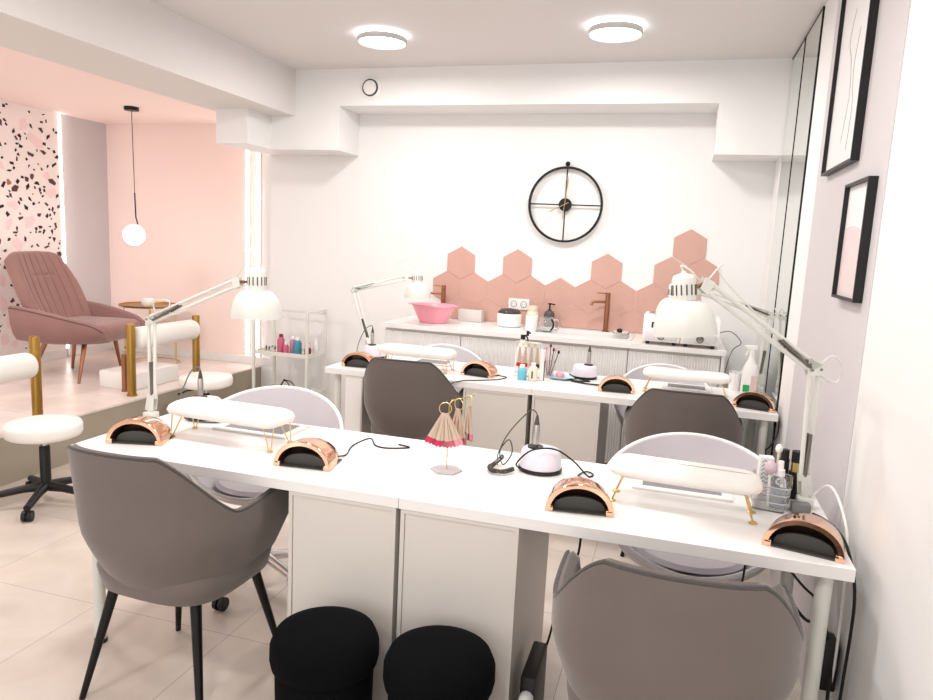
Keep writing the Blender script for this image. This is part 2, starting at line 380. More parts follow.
# ------------------------------------------------------------------ sink counter run
CX = [.005, .561, .985, 1.663, 2.215]
for i in range(4):
    x0, x1 = CX[i]+.001, CX[i+1]-.001
    lab = ['white fluted base cabinet at the left end of the counter, under the pink bowl', 'white fluted base cabinet under the cream jar and socket', 'white fluted base cabinet under the sink and copper tap', 'white fluted base cabinet under the twin towel warmers'][i]
    t = thing('base_cabinet', lab, 'cabinet', ((x0+x1)/2, 2.96, 0), 0, None); h = (x1-x0)/2
    if i == 2:
        b_ = MB(); b_.box(-h, -h+.016, -.275, .272, .10, .868); b_.box(h-.016, h, -.275, .272, .10, .868); b_.box(-h+.016, h-.016, -.275, .272, .10, .116); b_.box(-h+.016, h-.016, -.275, -.26, .116, .868); b_.box(-h+.016, h-.016, .262, .272, .116, .868); b_.build('body', CABW, t, 0)
    else: MB().box(-h, h, -.275, .272, .10, .868).build('body', CABW, t, 0)
    MB().box(-h, h, -.23, .272, 0, .10).build('plinth', mat('dark_plinth', (70, 66, 64), .6, bump=.02), t, 0)
    d = MB(); n = int(round((x1-x0)/.0165)); dx = (2*h-.004)/n; prof = []
    for j in range(n):
        xa = -h+.002+j*dx
        for f_, yv in ((0, -.295), (.12, -.2975), (.38, -.299), (.64, -.2975), (.76, -.295)): prof.append((xa+dx*f_, yv))
    prof.append((h-.002, -.294))
    prof += [(h-.002, -.2755), (-h+.002, -.2755)]
    d.rings([[Vector((x, y, .105)) for x, y in prof], [Vector((x, y, .848)) for x, y in prof]])
    d.build('fluted_door', WPLA, t, 0)
tag(MB().box(2.217, 2.239, 2.66, YB-.003, 0, .868).build('end_panel', WPLA, smooth=0), 'white end panel closing the right end of the sink counter', 'panel')
t = thing('countertop', 'white countertop along the back wall with an inset sink opening', 'countertop', (0, 0, .869))
k = MB(); sx0, sx1, sy0, sy1 = 1.02, 1.66, 2.76, 3.09
k.box(0, sx0, 2.648, YB-.012, 0, .031); k.box(sx1, 2.241, 2.648, YB-.012, 0, .031); k.box(sx0, sx1, 2.648, sy0, 0, .031); k.box(sx0, sx1, sy1, YB-.012, 0, .031)
k.build('slab', TABLE, t, 0)
SINKM = mat('sink_composite', (225, 222, 220), .3, bump=.02, bscale=60)
t = thing('sink', 'pale inset sink in the countertop in front of the copper tap', 'sink', (1.34, 2.925, .9))
k = MB(); a, b_ = .315, .160
def rr_(a, b, z, r=.04, n=6):
    out = []
    for cx, cy, s in ((a-r, b-r, 0), (-a+r, b-r, 1), (-a+r, -b+r, 2), (a-r, -b+r, 3)):
        for q in range(n+1):
            an = s*PI/2+q/n*PI/2; out.append(Vector((cx+r*math.cos(an), cy+r*math.sin(an), z)))
    return out
k.rings([rr_(a+.02, b_+.02, .001), rr_(a+.018, b_+.018, .006), rr_(a-.008, b_-.008, .006), rr_(a-.016, b_-.016, -.01), rr_(a-.03, b_-.03, -.14), rr_(.03, .03, -.15, .02)], False, True)
k.build('basin', SINKM, t)
def tap(x, y, h, lab, m):
    t = thing('tap', lab, 'tap', (x, y, .901))
    k = MB(); k.lathe([(.026, 0), (.026, .006), (.017, .010), (.017, h), (.0001, h)], n=20); k.build('body', m, t)
    MB().tube([(-.012, -.002, h*.80), (-.085, -.025, h*.80), (-.100, -.03, h*.785), (-.108, -.032, h*.70)], [.009, .009, .009, .009], 12).build('spout', m, t)
    k = MB(); k.lathe([(.0175, h+.002), (.0175, h+.014), (.0001, h+.014)], n=20); k.cyl((0, 0, h+.008), (-.075, -.015, h+.010), .0045, .004, 10); k.build('lever', m, t)
tap(1.468, 3.155, .26, 'slim copper mixer tap behind the sink', BRONZE)
tap(.262, 3.155, .235, 'brown copper tap behind the pink bowl', BRONZE)
# washed black-handled tools at the sink
t = thing('drain_strainer', 'clear strainer with a black knob at the sink edge under the copper tap', 'strainer', (1.585, 3.03, .907))
MB().lathe([(.01, 0), (.055, .004), (.06, .018), (.057, .018), (.05, .007), (.01, .003)], n=24, cap0=True, cap1=True).build('dish', CLEAR, t)
MB().sphere((-.01, 0, .024), .020, 12, .8).build('knob', BLACK, t)
# things on the counter
t = thing('washing_bowl', 'pink plastic washing bowl on the left end of the counter', 'bowl', (.285, 2.88, .9015))
k = MB(); k.lathe([(.0001, 0), (.098, 0), (.124, .05), (.152, .112), (.160, .125), (.166, .121), (.161, .128), (.148, .118), (.118, .052), (.094, .006), (.0001, .006)], n=40, sx=1.0, sy=.8); k.build('bowl_body', PBOWL, t)
for s in (-1, 1): MB().box(s*.166-.012, s*.166+.012, -.04, .04, .120, .128, bev=.003).build('handle', PBOWL, t)
tag(MB().box(.40, .578, 3.10, 3.19, .901, .985, bev=.004).build('storage_box', mat('pale_grey_box', (214, 208, 204), .5, bump=.02)), 'long pale grey box on the counter behind the pink bowl', 'box')
t = thing('steriliser', 'round white steriliser pot with a dark lid on the counter', 'steriliser', (.805, 3.02, .9015))
MB().lathe([(.078, 0), (.086, .006), (.088, .085), (.082, .092), (.0001, .092)], n=32).build('pot', WPLA, t)
MB().lathe([(.082, .093), (.080, .104), (.062, .122), (.0001, .130)], n=32).build('lid', mat('smoked_lid', (70, 58, 58), .2, bump=.01), t)
t = thing('storage_jar', 'cream jar with lid beside the steriliser on the counter', 'jar', (.958, 3.08, .9015))
MB().lathe([(.040, 0), (.043, .01), (.043, .10), (.034, .118), (.0001, .118)], n=24).build('jar_body', CREAM, t)
MB().lathe([(.038, .119), (.038, .150), (.0001, .150)], n=24).build('lid', CREAM, t)
t = thing('white_mug', 'white mug standing beside the glass jug on the counter', 'mug', (1.0, 2.86, .9015))
MB().lathe([(.036, 0), (.042, .006), (.042, .105), (.038, .105), (.034, .01), (.0001, .008)], n=24).build('cup', WPLA, t)
t = thing('glass_jug', 'glass jug with a black band and curved handle on the counter', 'jug', (1.10, 2.875, .9015))
MB().lathe([(.040, 0), (.052, .01), (.058, .045), (.050, .085), (.044, .10), (.041, .10), (.047, .084), (.054, .045), (.048, .012), (.0001, .006)], n=28).build('glass_body', CLEAR, t)
MB().tube([(.046, -.01, .088), (.080, -.02, .085), (.092, -.025, .055), (.076, -.02, .022), (.05, -.01, .018)], .006, 8, 6).build('handle', CLEAR, t)
MB().tube([(.036, -.040, .015), (.050, -.032, .04), (.048, -.030, .07), (.036, -.034, .092)], .006, 8, 6).build('black_band', BLACK, t)
t = thing('soap_dispenser', 'dark grey soap bottle with a black pump against the hexagon tiles', 'soap dispenser', (1.065, 3.16, .9015))
MB().lathe([(.034, 0), (.038, .006), (.038, .095), (.030, .112), (.014, .120), (.014, .128), (.0001, .128)], n=24).build('bottle_body', mat('smoke_grey_bottle', (84, 78, 78), .3, bump=.01), t)
k = MB(); k.cyl((0, 0, .128), (0, 0, .162), .006, n=10); k.cyl((0, 0, .162), (-.0, 0, .172), .013, n=12); k.cyl((0, 0, .167), (.038, -.01, .165), .005, n=8); k.build('pump', BLACK, t)
# twin towel warmers
DISP = mat('dark_display', (34, 34, 36), .3, bump=.01)
for i, (x, lab) in enumerate(((1.853, 'white towel warmer with a black display, left unit on the counter'), (2.083, 'white towel warmer with a round dark dial, right unit on the counter'))):
    t = thing('towel_warmer', lab, 'towel warmer', (x, 2.835, .901))
    k = MB(); a = [(-.15, .018), (-.155, .03), (-.155, .085), (-.115, .165), (-.10, .178), (.13, .178), (.135, .17), (.135, .018)]
    k.rings([[Vector((-.112, y, z)) for y, z in a], [Vector((-.105, y*1.02, z+.002)) for y, z in a], [Vector((.105, y*1.02, z+.002)) for y, z in a], [Vector((.112, y, z)) for y, z in a]])
    k.build('housing', WPLA, t)
    for fx in (-.08, .08):
        for fy in (-.12, .10): MB().cyl((fx, fy, 0), (fx, fy, .019), .012, n=10).build('foot', BLACK, t)
    d = MB().box(-.095, .095, -.166, -.158, .028, .086, bev=.004).build('drawer', mat('pale_drawer', (226, 222, 222), .4, bump=.01), t)
    MB().lathe([(.0001, 0), (.025, 0), (.025, .010), (.021, .014), (.0001, .014)], (0, -.1665, .055), 24, RX).build('dial', CHROME, d)
    MB().lathe([(.017, .0141), (.0215, .0141), (.0215, .0150), (.017, .0150)], (0, -.1665, .055), 24, RX, False, False).build('dial_ring', BLACK, d)
    MT = Matrix.Translation((-.01 if i else -.035, -.1375, .120)) @ Matrix.Rotation(math.radians(-26.6), 4, 'X')
    MB().box(-.028, .028, -.004, .004, -.020, .020, mtx=MT).build('display', DISP, t, 0)
    MB().box(-.085, .085, -.08, .09, .1785, .186, bev=.003).build('lid', CHROME, t)

# ------------------------------------------------------------------ manicure tables (two rows)
T = .734
def leg_mb(x, y):
    k = MB(); k.lathe([(.020, .012), (.020, T-.036), (.0001, T-.036)], (x, y, 0), 24); return k
def table(x, y, lab):
    t = thing('manicure_table', lab, 'table', (x, y, 0))
    MB().box(0, 1.1985, 0, .59, T-.034, T, bev=.0012, seg=1).build('tabletop', TABLE, t, 0)
    return t
def tleg(t, x, y):
    l = leg_mb(x, y).build('leg', WMET, t)
    MB().lathe([(.022, 0), (.022, .014), (.0001, .014)], (x, y, 0), 20).build('foot_cap', BLACK, l)
def drawer_unit(x, y, lab):
    t = thing('drawer_unit', lab, 'drawer unit', (x, y, 0), 0); w_ = .353
    k = MB(); h = T-.0345
    k.box(0, .012, .004, .575, 0, h); k.box(w_-.012, w_, .004, .575, 0, h); k.box(.012, w_-.012, .004, .575, h-.012, h); k.box(.012, w_-.012, .004, .575, .0, .04)
    k.build('carcass', CABW, t, 0)
    MB().box(.013, w_-.013, .009, .020, .042, h-.013).build('back_panel', CABW, t, 0)
    for q in range(5):
        z0 = .042+q*(h-.054)/5
        MB().box(.014, w_-.014, .555, .573, z0+.002, z0+(h-.054)/5-.002).build('drawer_front', CABW, t, 0)
for ty, nm in ((0, 'front'), (1.7395, 'rear')):
    ox = 0 if ty == 0 else .04
    for i in range(2):
        lab = {(0, 0): 'white manicure table in the nearer row, left half, behind the large grey armchair', (0, 1): 'white manicure table in the nearer row, right half, against the right wall',
               (1, 0): 'white manicure table in the farther row, left half, near the white trolley', (1, 1): 'white manicure table in the farther row, right half, by the mirrors'}[(int(ty > 0), i)]
        t = table(ox+i*1.2, ty, lab)
        for yy in (.055, .535): tleg(t, .055 if i == 0 else 1.145, yy)
for x, y, lab in ((.838, 0, 'white drawer unit under the nearer row, behind the left black pouf'), (1.206, 0, 'white drawer unit under the nearer row, behind the right black pouf'),
                  (.868, 1.7395, 'white drawer unit under the farther row, left of its centre gap'), (1.246, 1.7395, 'white drawer unit under the farther row, right of its centre gap')):
    drawer_unit(x, y, lab)
# white unit under the left end of the rear row
t = thing('narrow_cabinet', 'narrow white cabinet under the left end of the farther row beside the grey armchair', 'cabinet', (.165, 1.7395, 0))
MB().box(0, .11, .004, .33, 0, T-.0345).build('carcass', CABW, t, 0)
MB().box(.006, .104, -.0, .004, .02, T-.05).build('panel', WPLA, t, 0)

# ------------------------------------------------------------------ grey velvet armchairs
def sm(x): x = max(0, min(1, x)); return x*x*(3-2*x)
def chair_geo():
    NU, NT = 72, 14; ub = .70; z0 = .368
    def hgt(u):
        a = abs(u)
        if a < .24: return .850+.006*math.cos(a/.24*PI/2)
        if a < .59:
            q = (a-.24)/.35; return .850-(.850-.655)*(.6*q+.4*sm(q))
        if a < .9: return .655+.012*sm((a-.59)/.3)
        return .667-.21*((a-.9)/.1)**2
    def plan(u, z, off=0.):
        s = (z-z0)/(.85-z0); s = max(0, s)
        a = .175+.105*min(1, (s/.45))**.6 - .0*s - off
        b = .16+.09*min(1, s/.4)**.6+.075*s-off
        f = .10+.12*min(1, s/.4)**.6
        au = abs(u); sg = 1 if u >= 0 else -1
        if au <= ub:
            th = au/ub*PI/2; x = a*math.sin(th)**.9; y = -b*math.cos(th)**.85
        else:
            q = (au-ub)/(1-ub); x = a-.012*q*q; y = f*q
        return Vector((sg*x, y, z))
    k = MB(); outer = []; inner = []; us = [-1+2*i/(NU-1) for i in range(NU)]
    for j in range(NT+1):
        t = j/NT
        outer.append([plan(u, z0+(hgt(u)-z0)*t) for u in us])
        inner.append([plan(u, z0+.02+(hgt(u)-.006-z0-.02)*t, .036) for u in us])
    rim = []
    for i, u in enumerate(us):
        o_ = outer[-1][i]; n_ = inner[-1][i]; rim.append((o_+n_)/2+Vector((0, 0, .012)))
    vo = [[k.bm.verts.new(p) for p in r] for r in outer]; vi = [[k.bm.verts.new(p) for p in r] for r in inner]; vr = [k.bm.verts.new(p) for p in rim]
    for j in range(NT):
        for i in range(NU-1):
            k._f([vo[j][i], vo[j][i+1], vo[j+1][i+1], vo[j+1][i]]); k._f([vi[j][i], vi[j+1][i], vi[j+1][i+1], vi[j][i+1]])
    for i in range(NU-1):
        k._f([vo[-1][i], vo[-1][i+1], vr[i+1], vr[i]]); k._f([vr[i], vr[i+1], vi[-1][i+1], vi[-1][i]])
    for i in (0, NU-1):
        for j in range(NT): k._f([vo[j][i], vo[j+1][i], vi[j+1][i], vi[j][i]])
        k._f([vo[-1][i], vr[i], vi[-1][i]])
    k._f(vo[0]); k._f(vi[0])
    for i in (0,): k._f([vo[0][0], vi[0][0], vi[0][-1], vo[0][-1]])
    shell = k
    pip = MB(); pip.tube([o_*.8+r_*.2+Vector((0, 0, .004)) for o_, r_ in zip(outer[-1], rim)], .0045, 6)
    seat = MB(); rings = []
    for z, s in ((.365, .80), (.38, .95), (.44, 1.0), (.468, .97), (.480, .86), (.483, .5)):
        ring = []
        for q in range(40):
            an = q*2*PI/40; c, s_ = math.cos(an), math.sin(an)
            x = .232*s*abs(c)**.6*(1 if c >= 0 else -1); y = .232*s*abs(s_)**.6*(1 if s_ >= 0 else -1)+.02
            ring.append(Vector((x, y, z)))
        rings.append(ring)
    seat.rings(rings)
    return shell, pip, seat
def armchair(loc, rz, lab):
    t = thing('velvet_armchair', lab, 'chair', loc, rz)
    s, p, q = chair_geo()
    s.build('shell', VELV, t, 60); p.build('piping', VELVD, t); q.build('seat', VELV, t, 60)
    for sx in (-1, 1):
        for sy, yt in ((1, .15), (-1, -.13)):
            MB().cyl((sx*.15, yt, .375), (sx*.225, yt+sy*.075, 0), .0175, .0095, 16).build('leg', BLKMET, t)
    return t
ch0 = armchair((.475, -.02, 0), math.radians(-2), 'grey velvet armchair at the left of the nearer row, largest one in view')
dup(ch0, (1.975, -.175, 0), math.radians(1), 'grey velvet armchair in the right foreground, cut by the bottom of the photo')
dup(ch0, (.575, 1.80, 0), math.radians(4), 'grey velvet armchair at the left of the farther row, in front of the pink bowl')
dup(ch0, (2.005, 1.72, 0), math.radians(0), 'grey velvet armchair at the right of the farther row, below the towel warmers')

# ------------------------------------------------------------------ pale tub chairs of the technicians
def tub(loc, rz, lab):
    t = thing('tub_chair', lab, 'chair', loc, rz)
    N = 64; n = 14; z0 = .395
    def rim(ph):
        s = math.sin(ph)   # +1 = back
        h = .46+(.79-.46)*((s+1)/2)**.9
        a = .325; b = .285 if s > 0 else .27
        return h, a, b
    def ringp(s, off):
        out = []
        for i in range(N):
            ph = 2*PI*i/N; h, a, b = rim(ph); r = max(.0, s**.52); z = z0+off*.6+(h-z0-off*.6)*s**2.4
            out.append(Vector(((a-off*s)*r*math.cos(ph), (b-off*s)*r*math.sin(ph), z)))
        return out
    ss = [.02+.98*j/n for j in range(n+1)]
    k = MB(); k.rings([ringp(s, 0) for s in ss]+[ringp(s, .014) for s in reversed(ss)])
    k.build('shell', LSHELL, t, 70)
    rp = [(a_+b_)/2 for a_, b_ in zip(ringp(1, 0), ringp(1, .014))]
    MB().loop(rp, .0085).build('rim', LRIM, t)
    MB().lathe([(.0001, .435), (.16, .438), (.195, .448), (.18, .462), (.0001, .466)], n=32).build('seat_pad', LSHELL, t)
    k = MB(); k.cyl((0, 0, .12), (0, 0, .405), .025, n=16); k.build('column', CHROME, t)
    for i in range(5):
        an = 2*PI*i/5+.65; c, s = math.cos(an), math.sin(an)
        l = MB().tube([(0, 0, .115), (c*.12, s*.12, .10), (c*.27, s*.27, .075)], [.024, .018, .014], 10).build('base_leg', CHROME, t)
        k = MB(); tx, ty = -s, c
        for o_ in (-.013, .013): k.cyl((c*.27+tx*(o_-.008), s*.27+ty*(o_-.008), .027), (c*.27+tx*(o_+.008), s*.27+ty*(o_+.008), .027), .027, n=18)
        k.cyl((c*.27, s*.27, .03), (c*.27, s*.27, .075), .008, n=8); k.build('caster', BLACK, l)
    return t
tb = tub((.335, .66, 0), math.radians(12), 'pale lilac tub chair behind the left half of the nearer row')
dup(tb, (2.04, .655, 0), 0, 'pale lilac tub chair behind the right half of the nearer row')
t3 = dup(tb, (.575, 2.335, 0), .4, 'pale lilac tub chair in front of the fluted counter, by the pink bowl')
t4 = dup(tb, (1.90, 2.335, 0), 0, 'pale lilac tub chair in front of the fluted counter, below the towel warmers')
t3.scale = t4.scale = (.86, 1, 1)

# ------------------------------------------------------------------ poufs
def pouf(x, y, lab):
    t = thing('pouf', lab, 'pouf', (x, y, 0))
    MB().lathe([(.125, 0), (.132, .01), (.137, .28), (.136, .30)], n=40, cap1=False).build('skirt', FABB, t, 50)
    MB().lathe([(.137, .298), (.147, .305), (.151, .325), (.150, .36), (.138, .388), (.10, .405), (.05, .412), (.0001, .413)], n=40).build('cushion', FABB, t, 60)
pouf(1.068, -.185, 'black fabric pouf in front of the drawer units, the left one')
pouf(1.400, -.168, 'black fabric pouf in front of the drawer units, the right one beside the foreground armchair')

# ------------------------------------------------------------------ round stools
def stool(loc, rz, lab):
    t = thing('rolling_stool', lab, 'stool', loc, rz)
    MB().lathe([(.150, .365), (.176, .375), (.183, .39), (.183, .425), (.176, .44), (.12, .447), (.0001, .449)], n=48).build('seat', LEATH, t, 60)
    MB().lathe([(.06, .355), (.06, .366), (.0001, .366)], n=20).build('mount', BLACK, t)
    MB().cyl((0, 0, .30), (0, 0, .36), .014, n=14).build('gas_lift', CHROME, t)
    MB().lathe([(.026, .075), (.026, .31), (.022, .315), (.0001, .315)], n=20).build('column', BLACK, t)
    MB().tube([(-.02, -.02, .352), (-.11, -.09, .345), (-.155, -.125, .325)], [.005, .005, .009], 8).build('lever', BLACK, t)
    for i in range(5):
        an = 2*PI*i/5; c, s = math.cos(an), math.sin(an)
        l = MB().tube([(0, 0, .095), (c*.10, s*.10, .09), (c*.255, s*.255, .068)], [.028, .021, .017], 12).build('base_leg', BLACK, t)
        k = MB(); tx, ty = -s, c
        for o_ in (-.014, .014): k.cyl((c*.25+tx*(o_-.009), s*.25+ty*(o_-.009), .027), (c*.25+tx*(o_+.009), s*.25+ty*(o_+.009), .027), .027, n=20)
        k.cyl((c*.25, s*.25, .03), (c*.25, s*.25, .07), .009, n=8); k.build('caster', BLACK, l)
    return t
st = stool((-1.185, .98, 0), math.radians(-62), 'white round stool on a black five-star base, at the left edge by the dais step')
dup(st, (-1.25, 2.40, 0), math.radians(20), 'white round stool on a black base farther back, behind the nearer row')

# ------------------------------------------------------------------ UV nail lamps
def uv_lamp(loc, rz, lab):
    t = thing('nail_lamp', lab, 'nail lamp', loc, rz, None)
    W, H, D = .096, .086, .135; n = 28
    def arch(w, h, y, z0=.0): return [Vector((-w*math.cos(PI*i/n), y, z0+h*math.sin(PI*i/n)**.92)) for i in range(n+1)]
    k = MB()
    outs = [arch(W, H, 0), arch(W+.001, H+.001, .004), arch(W, H, .02), arch(W*.97, H*.96, .07), arch(W*.90, H*.84, .115), arch(W*.80, H*.66, D)]
    ins = [arch(W-.013, H-.013, .003), arch(W-.016, H-.016, .10)]
    k.rings([outs[-1]]+outs[::-1][1:]+[ins[0]], False, False, closed=False)
    # back wall and thin base band
    vs = [k.bm.verts.new(p) for p in outs[-1]]; k._f(vs)
    k.build('housing', COPPER, t, 50)
    k = MB(); k.rings(ins+[[p.lerp(Vector((0, .10, .02)), .98) for p in ins[1]]], False, False, closed=False); k.build('inner_liner', mat('dark_reflective_liner', (120, 96, 84), .25, metal=.7, bump=.05), t, 50)
    MB().box(-W+.004, W-.004, .004, D-.01, .0, .004).build('base_plate', DGREY, t, 0)
    k = MB(); a = [Vector((-(W-.024)*math.cos(PI*i/20), .030, .004+(H-.050)*math.sin(PI*i/20)**.8)) for i in range(21)]
    k.rings([a, [p+Vector((0, .01, 0)) for p in a]]); k.build('hand_shade', DGREY, t, 40)
    for s in (-1, 1): MB().box(s*(W-.011)-.011, s*(W-.011)+.011, .001, .016, 0, .017, bev=.002).build('foot', COPPER, t)
    return t
u0 = uv_lamp((.180, .095, T+.0005), math.radians(16), 'rose gold nail lamp at the left end of the nearer row, by the desk lamp')
for x, y, r, lab in ((.818, .110, 6, 'rose gold nail lamp between the left hand rest and the swatch stand'),
                     (1.712, .085, 8, 'rose gold nail lamp right of the nail drill on the nearer row'),
                     (2.283, .045, -14, 'rose gold nail lamp on the front right corner of the nearer row'),
                     (.20, 1.82, 4, 'rose gold nail lamp at the left end of the farther row'),
                     (.885, 1.915, -10, 'rose gold nail lamp left of the spray bottles on the farther row'),
                     (1.665, 1.87, 5, 'rose gold nail lamp right of the centre of the farther row'),
                     (2.325, 1.80, -16, 'rose gold nail lamp at the right end of the farther row, by the mirrors')):
    dup(u0, (x, y, T+.0005), math.radians(r), lab)

# ------------------------------------------------------------------ arm rests
def pad(t, L, W):
    k = MB(); rings = []
    for z, ins in ((.083, .018), (.088, .004), (.100, 0), (.114, .006), (.124, .02), (.128, .045)):
        rings.append(rr_(L/2-ins*1.1, W/2-ins, z, max(.012, .05-ins*.4)))
    k.rings(rings); k.build('pad', LEATH, t, 60)
    MB().rings([rr_(L/2-.03, W/2-.025, .077, .03), rr_(L/2-.03, W/2-.025, .084, .03)]).build('board', WPLA, t)
def hairpin_rest(loc, rz, lab, L=.47, W=.17):
    t = thing('hand_rest', lab, 'hand rest', loc, rz); pad(t, L, W)
    for sx in (-1, 1):
        for sy in (-1, 1):
            bx, by = sx*(L/2-.045), sy*(W/2-.035); f = Vector((bx+sx*.016, by+sy*.012, .002))
            l = MB().tube([(bx-.022, by, .08), f+Vector((-.004, 0, 0)), f+Vector((.004, 0, 0)), (bx+.022, by, .08)], .0022, 6).build('leg', BRASS, t)
            MB().lathe([(.011, 0), (.011, .004), (.0001, .004)], (f.x, f.y, 0), 14).build('foot', BRASS, l)
    return t
def rod_rest(loc, rz, lab, L=.43, W=.15):
    t = thing('hand_rest', lab, 'hand rest', loc, rz); pad(t, L, W)
    for sx in (-1, 1):
        for sy in (-1, 1):
            bx, by = sx*(L/2-.03), sy*(W/2-.022)
            l = MB().cyl((bx-sx*.016, by, .08), (bx+sx*.012, by*.85, .002), .0028, n=8).build('leg', BRASS, t)
            MB().lathe([(.012, 0), (.012, .003), (.005, .006), (.0001, .006)], (bx+sx*.012, by*.85, 0), 16).build('foot', BRASS, l)
    return t
hairpin_rest((.432, .290, T+.0005), math.radians(-2), 'white padded hand rest on gold hairpin legs at the left of the nearer row')
rod_rest((1.988, .270, T+.0005), math.radians(-3), 'white padded hand rest on thin gold legs at the right of the nearer row')
hairpin_rest((.505, 1.98, T+.0005), math.radians(-3), 'white padded hand rest on pale hairpin legs at the left of the farther row', L=.47)
rod_rest((2.010, 2.03, T+.0005), math.radians(0), 'white padded hand rest on thin gold legs at the right of the farther row', L=.45)

# built-in dust extractor grilles
def grille(x0, x1, y0, y1, rz, lab):
    t = thing('dust_grille', lab, 'dust extractor', ((x0+x1)/2, (y0+y1)/2, T+.0005), rz); a, b = (x1-x0)/2, (y1-y0)/2
    k = MB(); k.box(-a, a, -b, -b+.03, 0, .007, bev=.001); k.box(-a, a, b-.02, b, 0, .007, bev=.001); k.box(-a, -a+.03, -b+.03, b-.02, 0, .007); k.box(a-.03, a, -b+.03, b-.02, 0, .007)
    k.build('frame', WPLA, t, 0); MB().box(-a+.03, a-.03, -b+.03, b-.02, .001, .0045).build('filter', MESHG, t, 0)
grille(.29, .60, .375, .565, 0, 'flat white dust extractor with grey filter behind the left hand rest, nearer row')
grille(1.84, 2.14, .37, .535, 0, 'flat white dust extractor with grey filter behind the right hand rest, nearer row')
grille(.40, .66, 2.12, 2.30, 0, 'flat white dust extractor behind the left hand rest, farther row')
grille(1.89, 2.15, 2.125, 2.29, 0, 'flat white dust extractor behind the right hand rest, farther row')

# ------------------------------------------------------------------ articulated desk lamps
def desk_lamp(lab, base, elbow, tip, top, bot, diam, cord, cordm=WMET):
    B, E_, Tp, S0, S1 = (Vector(v) for v in (base, elbow, tip, top, bot))
    t = thing('desk_lamp', lab, 'desk lamp', B)
    E_, Tp, S0, S1 = E_-B, Tp-B, S0-B, S1-B
    k = MB(); k.box(-.022, .022, -.022, .022, -.010, .022, bev=.004); k.cyl((0, 0, -.0), (0, 0, .045), .013, n=14); k.build('clamp', WMET, t)
    up = E_.normalized(); side = up.cross((Tp-E_).normalized()).normalized(); nrm = side.cross(up).normalized()
    k = MB(); pl = [Vector((0, 0, .03))-nrm*.020, Vector((0, 0, .03))+nrm*.020, up*.095+nrm*.024, up*.095-nrm*.008]
    for s in (-.011, .009): k.rings([[p+side*s for p in pl], [p+side*(s+.002) for p in pl]])
    k.build('base_bracket', WMET, t, 0)
    a0 = up*.075-nrm*.006; a1 = up*.075+nrm*.019
    low = MB()
    low.tube([a0, E_-nrm*.013], .0068, 8); low.tube([a1, E_+nrm*.016], .0068, 8); low.build('lower_arm', WMET, t)
    sp = MB()
    for s in (-1, 1): sp.tube([up*.09+side*.008*s+nrm*.012, up*.22+side*.008*s+nrm*.003], .0055, 8)
    sp.build('spring', SPRINGM, t)
    d = (Tp-E_).normalized(); n2 = side.cross(d).normalized()
    k = MB(); pl = [E_-nrm*.022-up*.018, E_+nrm*.026-up*.018, E_+d*.045-n2*.014, E_+d*.02+n2*.022, E_-nrm*.020+up*.012]
    for s in (-.010, .008): k.rings([[p+side*s for p in pl], [p+side*(s+.002) for p in pl]])
    k.build('elbow_plate', WMET, t, 0)
    k = MB()
    for p in (E_-nrm*.013, E_+nrm*.016, E_+d*.03): k.cyl(p-side*.013, p+side*.013, .004, n=8)
    k.build('elbow_screws', GREYP, t)
    ua = MB(); ua.tube([E_+n2*.012, Tp+n2*.012], .0068, 8); ua.tube([E_-n2*.013, Tp-n2*.013], .0068, 8); ua.build('upper_arm', WMET, t)
    sp = MB()
    for s in (-1, 1): sp.tube([E_+d*.02+side*.008*s+n2*.006, E_+d*.15+side*.008*s-n2*.006], .005, 8)
    sp.build('spring', SPRINGM, t)
    k = MB(); pl = [Tp-d*.012+n2*.020, Tp-d*.012-n2*.020, Tp+d*.022-n2*.016, Tp+d*.018+n2*.018]
    for s in (-.010, .008): k.rings([[p+side*s for p in pl], [p+side*(s+.002) for p in pl]])
    k.build('tip_plate', WMET, t, 0)
    ax = (S1-S0).normalized(); Q = Vector((0, 0, -1)).rotation_difference(ax).to_matrix().to_4x4(); L = (S1-S0).length; R = diam/2
    MB().cyl(Tp+d*.012, S0+ax*L*.28, .0055, n=8).build('joint_pin', BRONZE, t)
    pr = [(.008, .0), (.016, -.002), (.020, -.014)]
    cap = MB(); cr = R*.37
    cap.lathe([(.005, .010), (.008, .003), (cr*.62, -.0), (cr*.88, -L*.025), (cr, -L*.08), (cr, -L*.425), (cr*1.04, -L*.43), (cr*.96, -L*.44)], S0, 28, Q, True, True)
    co = cap.build('socket_cap', WMET, t, 50)
    sl = MB()
    for i in range(14):
        an = 2*PI*i/14; c, s = math.cos(an), math.sin(an)
        p0 = Q @ Vector((c*(cr+.0004), s*(cr+.0004), -L*.17)); p1 = Q @ Vector((c*(cr+.0004), s*(cr+.0004), -L*.34)); sl.tube([S0+p0, S0+p1], .0021, 6)
    sl.build('vent_slots', DGREY, co)
    sh = MB(); n = 14; prof = []
    for i in range(n+1):
        a = i/n; prof.append((cr*1.0+(R-cr)*math.sin(a*PI/2), -L*.435-L*.565*(1-math.cos(a*PI/2))))
    inn = [(r-.002, z) for r, z in reversed(prof)]
    sh.lathe(prof+inn, S0, 48, Q, False, False); sh.build('shade', WMET, t, 60)
    MB().sphere(S0+ax*L*.72, .026, 14).build('bulb', mat('frosted_bulb', (250, 248, 240), .3, bump=.01), t)
    MB().tube([Vector(c)-B for c in cord], .0026, 6, 8).build('cord', cordm, t)
    return t
desk_lamp('white jointed desk lamp at the left end of the nearer row, beside the dais', (-.0235, .42, T-.0), (-.030, .44, 1.120), (.362, .428, 1.287), (.445, .43, 1.346), (.447, .428, 1.164), .185,
          [(0, .44, 1.13), (-.01, .43, 1.19), (.06, .43, 1.20), (.09, .43, 1.15), (.36, .43, 1.31), (.40, .42, 1.40), (.445, .43, 1.38), (.447, .43, 1.36)])
